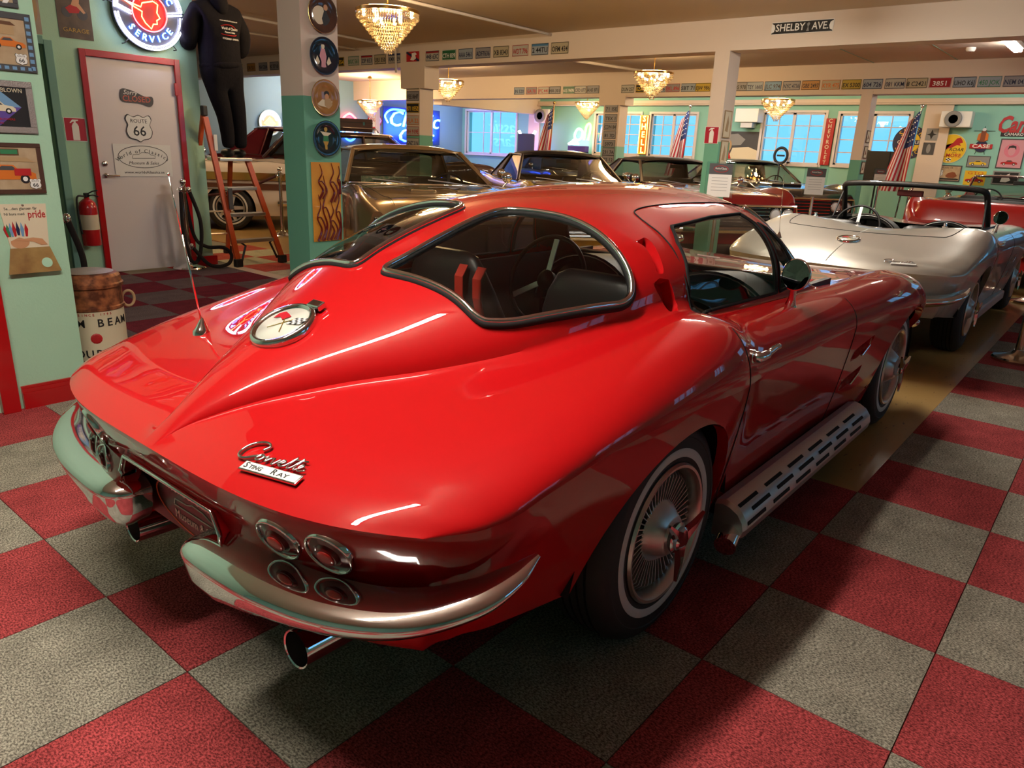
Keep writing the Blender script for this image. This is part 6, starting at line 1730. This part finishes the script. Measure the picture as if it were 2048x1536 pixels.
t, a = wallpic('black and white photo above another on the cream pilaster', 2.02, 2.0, .22, .24, K['grey']); t.location.x = 16.135
flat(a, 'burst', [(0, .1), (.03, .02), (.1, 0), (.03, -.02), (0, -.1), (-.03, -.02), (-.1, 0), (-.03, .02)], BLK, 0, .001)
t, a = wallpic('lower black and white photo on the cream pilaster', 2.03, 1.72, .22, .24, K['dgrey']); t.location.x = 16.135; flat(a, 'figure', ell(0, 0, .04, .09), K['grey'], 0, .001)
t, a = wallpic('large mural print of old car fronts left of the far window', 6.15, 1.66, .86, .66, K['dgrey'], None); flat(a, 'mural_fender', [(-.4, .25), (-.1, .28), (.1, .15), (.0, .02), (-.3, .0)], K['grey'], 0, .001); flat(a, 'mural_white_car', [(-.3, -.33), (-.2, -.05), (.2, -.02), (.43, -.1), (.43, -.33)], K['cream'], 0, .0015); flat(a, 'mural_red', [(-.43, -.33), (-.43, .0), (-.3, -.1), (-.2, -.33)], K['red'], 0, .002); flat(a, 'mural_wheel', ell(-.32, .0, .09, .14), K['tan'], 0, .0025)
def vertical_sign(label, y, z, w, h, ground, letters, ink, border=None):
    t = thing('vertical_sign', label, 'sign'); t.matrix_local = FARW(y, z)
    MB().box((-w / 2, -h / 2, 0), (w / 2, h / 2, .05), bev=.006).build('box', ground, t)
    n = len(letters)
    for k, ch in enumerate(letters):
        text('letter', ch, h / n * 1.05, ink, t, Matrix.Translation((0, h / 2 - (k + .5) * h / n, .053)), depth=.004, bold=.02)
    if border: MB().tube([(-w / 2 + .02, -h / 2 + .02, .06), (w / 2 - .02, -h / 2 + .02, .06), (w / 2 - .02, h / 2 - .02, .06), (-w / 2 + .02, h / 2 - .02, .06)], .012, 6, closed=True).build('neon_border', border, t)
    return t
vertical_sign('yellow and orange upright neon sign between the far windows', 8.86, 1.86, .26, .98, K['orange'], 'SHELL', N_YEL, N_YEL)
vertical_sign('red upright letter sign between the far windows', 4.10, 1.80, .20, 1.0, K['red'], 'CHEVROLET', K['cream'])
def flag(label, x, y, ztop, ln, lean, seed):
    t = thing('flag', label, 'flag', (x, y, 0)); t['group'] = 'stars and stripes flags'
    MB().tube([(0, 0, 0), (0, lean, ztop)], .016, 8).build('flag_pole', M('pole_oak', (.30, .17, .07), rough=.4) if seed == 1 else CHROME, t)
    MB().ball((0, lean, ztop + .03), .04, 8).build('finial', BRASS if seed == 1 else CHROME, t, smooth=True)
    MB().lathe([(.14, 0), (.14, .02), (.03, .05), (0, .05)], 24).build('flag_base', BLACK, t)
    n, m = 26, 14
    W_, R_, B_ = M('flag_white', (.60, .58, .58), rough=.8), M('flag_red_cloth', (.36, .015, .03), rough=.8), M('flag_blue_cloth', (.015, .03, .14), rough=.8)
    mb = MB()
    P = []
    for i in range(n + 1):
        v = i / n
        row = []
        for j in range(m):
            u_ = j / 13
            wv = .05 * math.sin(u_ * 9 + v * 3 + seed) * (.4 + v)
            row.append((wv - .02, lean * (1 - v * .25) + (.03 + .50 * u_ * (.35 + .65 * v)) * 1.0 - .02, ztop - .05 - v * ln - u_ * .22 * (1 - v)))
        P.append(row)
    for i in range(n):
        for j in range(m - 1):
            mb.cur = 2 if (i < n * .42 and j < 7) else (1 if j % 2 == 0 else 0)
            mb.add([P[i][j], P[i + 1][j], P[i + 1][j + 1], P[i][j + 1]], [(0, 1, 2, 3)])
    mb.build('flag_cloth', [W_, R_, B_], t, smooth=True)
    st = MB()
    for i in range(1, 10, 2):
        for j in range(1, 7, 2):
            q = Vector(P[i][j]) + Vector((-.012, 0, 0))
            st.ball(q, .014, 4)
    st.build('flag_stars', W_, t)['kind'] = 'stuff'
flag('flag on an oak pole in front of the far left garage door', 15.0, 11.1, 2.55, 1.35, -.12, 1)
flag('flag on a silver pole left of the square column', 14.9, 7.05, 2.45, 1.5, -.12, 2)
flag('flag on a silver pole in front of the navy round sign', 14.6, 2.08, 2.42, 1.5, -.12, 3)
def fan_box(label, y, z, w=.55, h=.30, dark=True):
    t = thing('air_blower', label, 'blower'); t.matrix_local = FARW(y, z); t['group'] = 'white wall blowers'
    MB().box((-w / 2, -h / 2, 0), (w / 2, h / 2, .30), bev=.01).build('housing', WHITE, t)
    T = Matrix.Translation((-.04, 0, .30))
    MB().lathe([(h * .52, 0), (h * .52, .03), (h * .44, .035), (h * .27, .02)], 32, T, cap=False).build('ring', K['grey'], t, smooth=True)
    MB().lathe([(h * .28, .021), (0, .021)], 24, T).build('mouth', BLK, t)
fan_box('white blower box with round grey mouth on the right of the far wall', 1.60, 2.29)
fan_box('white blower box high beside the far left garage door', 12.10, 2.30, .5, .36)
t = thing('wall_heater', 'white square heater box high left of the far window', 'heater'); t.matrix_local = FARW(5.95, 2.34)
MB().box((-.28, -.15, 0), (.28, .15, .35), bev=.01).build('housing', WHITE, t); MB().box((-.14, -.27, .05), (.14, -.15, .30)).build('outlet', STEEL, t)
t = thing('loudspeaker', 'black loudspeaker on a stand below the right far window', 'loudspeaker', (14.9, 2.62, 0))
MB().box((-.2, -.24, 1.02), (.2, .24, 1.62), bev=.02).build('cabinet', BLACK, t); MB().cyl((0, 0, .02), (0, 0, 1.02), .018).build('pole', BLACK, t); MB().lathe([(.22, 0), (.22, .02), (0, .03)], 24).build('base', BLACK, t)
for k, (y, z) in enumerate(((5.02, 1.47), (3.18, 1.46))):
    t = thing('tyre_stand', ['upright display tyre in front of the far window', 'upright display tyre half hidden by the far square column'][k], 'tyre', (15.9, y, 0)); t['group'] = 'display tyres'
    T = Matrix.Translation((0, 0, z)) @ Matrix.Rotation(PI / 2, 4, 'Y')
    MB().tube([(0, .15 * math.cos(q), z + .17 * math.sin(q)) for q in np.linspace(0, 2 * PI, 33)[:-1]], .032, 8, closed=True).build('tyre_ring', RUBBER, t, smooth=True)
    MB().box((-.01, -.09, z - .02), (.01, .09, z + .02)).build('name_strip', BLK, t); MB().tube([(0, 0, z - .19), (0, 0, .02)], .02, 8).lathe([(.15, 0), (.15, .02), (0, .03)], 20).build('stand', BLACK, t)
# neon figures on the far wall and in the blue corner
s = thing('neon_sign', 'green and orange neon sign beside the far left window', 'neon sign'); s.matrix_local = wall_T((15.9, 10.75, 1.78), (0, -1, 0))
MB().tube(smooth_path([(-.12, 0, .03), (-.05, .16, .03), (.05, .18, .03), (.14, .1, .03), (.1, -.06, .03), (-.04, -.1, .03)], 6, True), .035, 6, closed=True).build('neon_green', N_GREEN, s)
MB().tube(smooth_path([(.2, -.1, .03), (.26, .25, .03), (.36, .32, .03), (.4, .2, .03), (.34, -.1, .03)], 6), .03, 6).build('neon_orange', N_ORANGE, s)
MB().tube([(-.3, -.2, .03), (.02, -.2, .03), (-.12, -.1, .03)], .035, 6, closed=True).build('neon_white', N_WHITE, s)
MB().box((-.28, -.42, -.1), (.3, -.26, .1), bev=.01).build('pedestal', K['purple'], s); MB().box((-.28, -1.78, -.1), (.3, -.42, .1)).build('stand', K['dgrey'], s)
s = thing('neon_sign', 'orange and blue neon sign in front of the garage door', 'neon sign'); s.matrix_local = wall_T((15.6, 12.35, 1.45), (0, -1, 0))
MB().tube([(-.25, .1, 0), (.25, .1, 0), (.2, .28, 0), (-.2, .28, 0)], .04, 6, closed=True).build('neon_orange', N_ORANGE, s); MB().tube([(-.2, -.15, 0), (.2, -.15, 0), (.2, .0, 0), (-.2, .0, 0)], .04, 6, closed=True).build('neon_blue', N_BLUE, s)
for sg in (-1, 1): MB().tube([(sg * .22, .3, 0), (sg * .3, .42, 0)], .04, 6).build('neon_white', N_WHITE, s)
MB().box((-.3, -1.45, .02), (.3, .35, .05)).build('back_board', K['dgrey'], s)
BACKW = lambda x, z: wall_T((x, 15.46, z), (1, 0, 0))
s = thing('neon_script', 'large blue neon script on the blue lit back wall', 'neon sign'); s.matrix_local = BACKW(14.0, 1.88)
text('neon_letters', 'Classic', .62, N_DBLUE, s, Matrix.Translation((.05, .16, .03)), depth=.05, shear=.3, width=2.0)
text('neon_letters', 'Cars', .55, N_DBLUE, s, Matrix.Translation((.1, -.28, .03)), depth=.05, shear=.3, width=1.4)
MB().tube(smooth_path([(-.95, .05, .03), (-1.05, .25, .03), (-.8, .42, .03), (-.3, .42, .03)], 6), .03, 6).build('neon_swash', N_DBLUE, s)
MB().box((-1.1, -.5, 0), (1.15, .5, .01)).build('back_board', K['blue'], s)
N_SOFT = neon('soft', (.75, .85, 1.), 3.)
s = thing('neon_sign', 'round yellow and red neon service sign behind the ladder', 'neon sign'); s.matrix_local = BACKW(9.23, 1.74)
MB().lathe([(.30, 0), (.30, .02), (0, .02)], 40).build('disc', K['cream'], s)
MB().tube([(.28 * math.cos(q), .28 * math.sin(q), .04) for q in np.linspace(0, 2 * PI, 41)[:-1]], .02, 6, closed=True).build('neon_ring', N_SOFT, s)
flat(s, 'hat_shape', [(-.18, -.02), (0, .14), (.18, -.02), (0, -.13)], neon('softyellow', (1., .7, .05), 2.), 0, .03); arc_text(s, 'AUTHORIZED', .21, PI / 2, .07, N_BLUE, .025, .26); arc_text(s, 'SERVICE', .21, -PI / 2, .07, N_RED, .025, .3, top=False)
s = thing('neon_sign', 'red and blue neon shield sign behind the bronze coupe', 'neon sign'); s.matrix_local = BACKW(11.7, 1.82)
MB().tube(smooth_path([(-.25, .1, .02), (0, .28, .02), (.25, .1, .02), (.0, .04, .02)], 5, True), .03, 6, closed=True).build('neon_red', N_RED, s); MB().tube(smooth_path([(-.22, -.02, .02), (.22, -.02, .02), (.2, -.3, .02), (0, -.42, .02), (-.2, -.3, .02)], 5, True), .03, 6, closed=True).build('neon_blue', N_BLUE, s); flat(s, 'white_face', rect(-.13, -.3, .13, -.06), M('lit_white', (.8, .8, .9), emit=(.7, .8, 1.), strength=2.), 0, .02)
s = thing('enamel_sign', 'red and white hexagon sign left of the blue neon script', 'sign'); s.matrix_local = BACKW(12.60, 1.98)
flat(s, 'plate', ell(0, 0, .27, .25, 6), K['red'], 0, .01); flat(s, 'face', ell(0, 0, .23, .21, 6), WHITE, 0, .012); text('sign_text', 'TEXACO', .12, K['red'], s, Matrix.Translation((0, 0, .014)), width=.38, bold=.01)
for k, (x, z, w, h) in enumerate(((9.75, 1.80, .26, .42), (11.2, 2.12, .4, .25), (12.35, 1.35, .5, .4))):
    t, a = picture('poster', ['white poster right of the round neon sign', 'dark poster above the shield neon sign', 'pale board under the hexagon sign'][k], 'poster', BACKW(x, z), w, h, [K['cream'], K['dgrey'], K['grey']][k])
    flat(a, 'poster_block', rect(-w * .3, -h * .1, w * .3, h * .3), [K['dgrey'], K['red'], K['cream']][k], 0, .001)
l = bpy.data.lights.new('blue_neon_glow', 'AREA'); l.shape = 'RECTANGLE'; l.size = 2.0; l.size_y = .6; l.energy = 90; l.color = (.05, .16, 1.)
o = bpy.data.objects.new('blue_neon_glow', l); COL.objects.link(o); o.location = (14.0, 15.35, 1.9); o.rotation_euler = (PI / 2, 0, 0)

# ---------------------------------------------------------------- information stands
ACR = glass_mat('acrylic', (.90, .95, .97))
def info(label, x, y, z, rot, k=1.):
    t = thing('info_stand', label, 'information stand', (x, y, 0), rot); t['group'] = 'acrylic information stands'
    MB().lathe([(.15, 0), (.15, .02), (.03, .04), (.02, .06), (.02, z - .02), (0, z - .02)], 24).build('stand_post', CHROME, t, smooth=True, auto=40)
    MB().box((-.16 * k, -.012, z), (.16 * k, .012, z + .40 * k), bev=.003).build('acrylic_holder', ACR, t)
    T = wall_T((0, -.0135, z + .20 * k), (1, 0, 0))
    c = MB().box((-.13 * k, -.19 * k, -.001), (.13 * k, .18 * k, .0005)).build('info_sheet', M('paper', (.66, .64, .62), rough=.6), t, T=T)
    flat(c, 'sheet_header', rect(-.13 * k, .06 * k, .13 * k, .18 * k), K['dgrey'], 0, .001)
    MB().tube([(.08 * k * math.cos(q), .12 * k + .035 * k * math.sin(q), .0015) for q in np.linspace(0, 2 * PI, 25)[:-1]], .003, 4, closed=True).build('sheet_logo', K['red'], c)
    text('sheet_text', 'World of Classics', .03 * k, WHITE, c, Matrix.Translation((0, .125 * k, .0015)), width=.13 * k)
    for j in range(5): flat(c, 'sheet_line', rect(-.09 * k, .02 * k - j * .035 * k, .09 * k, .025 * k - j * .035 * k), K['grey'], 0, .001)
info('acrylic information stand in front of the square column', 6.55, 2.16, .92, math.radians(-58))
info('acrylic information stand in front of the black coupe grille', 8.5, 1.72, .94, math.radians(-64), .9)
info('small acrylic information stand beyond the silver car windscreen', 13.3, 2.15, 1.0, math.radians(-72), .75)
shape_texts()
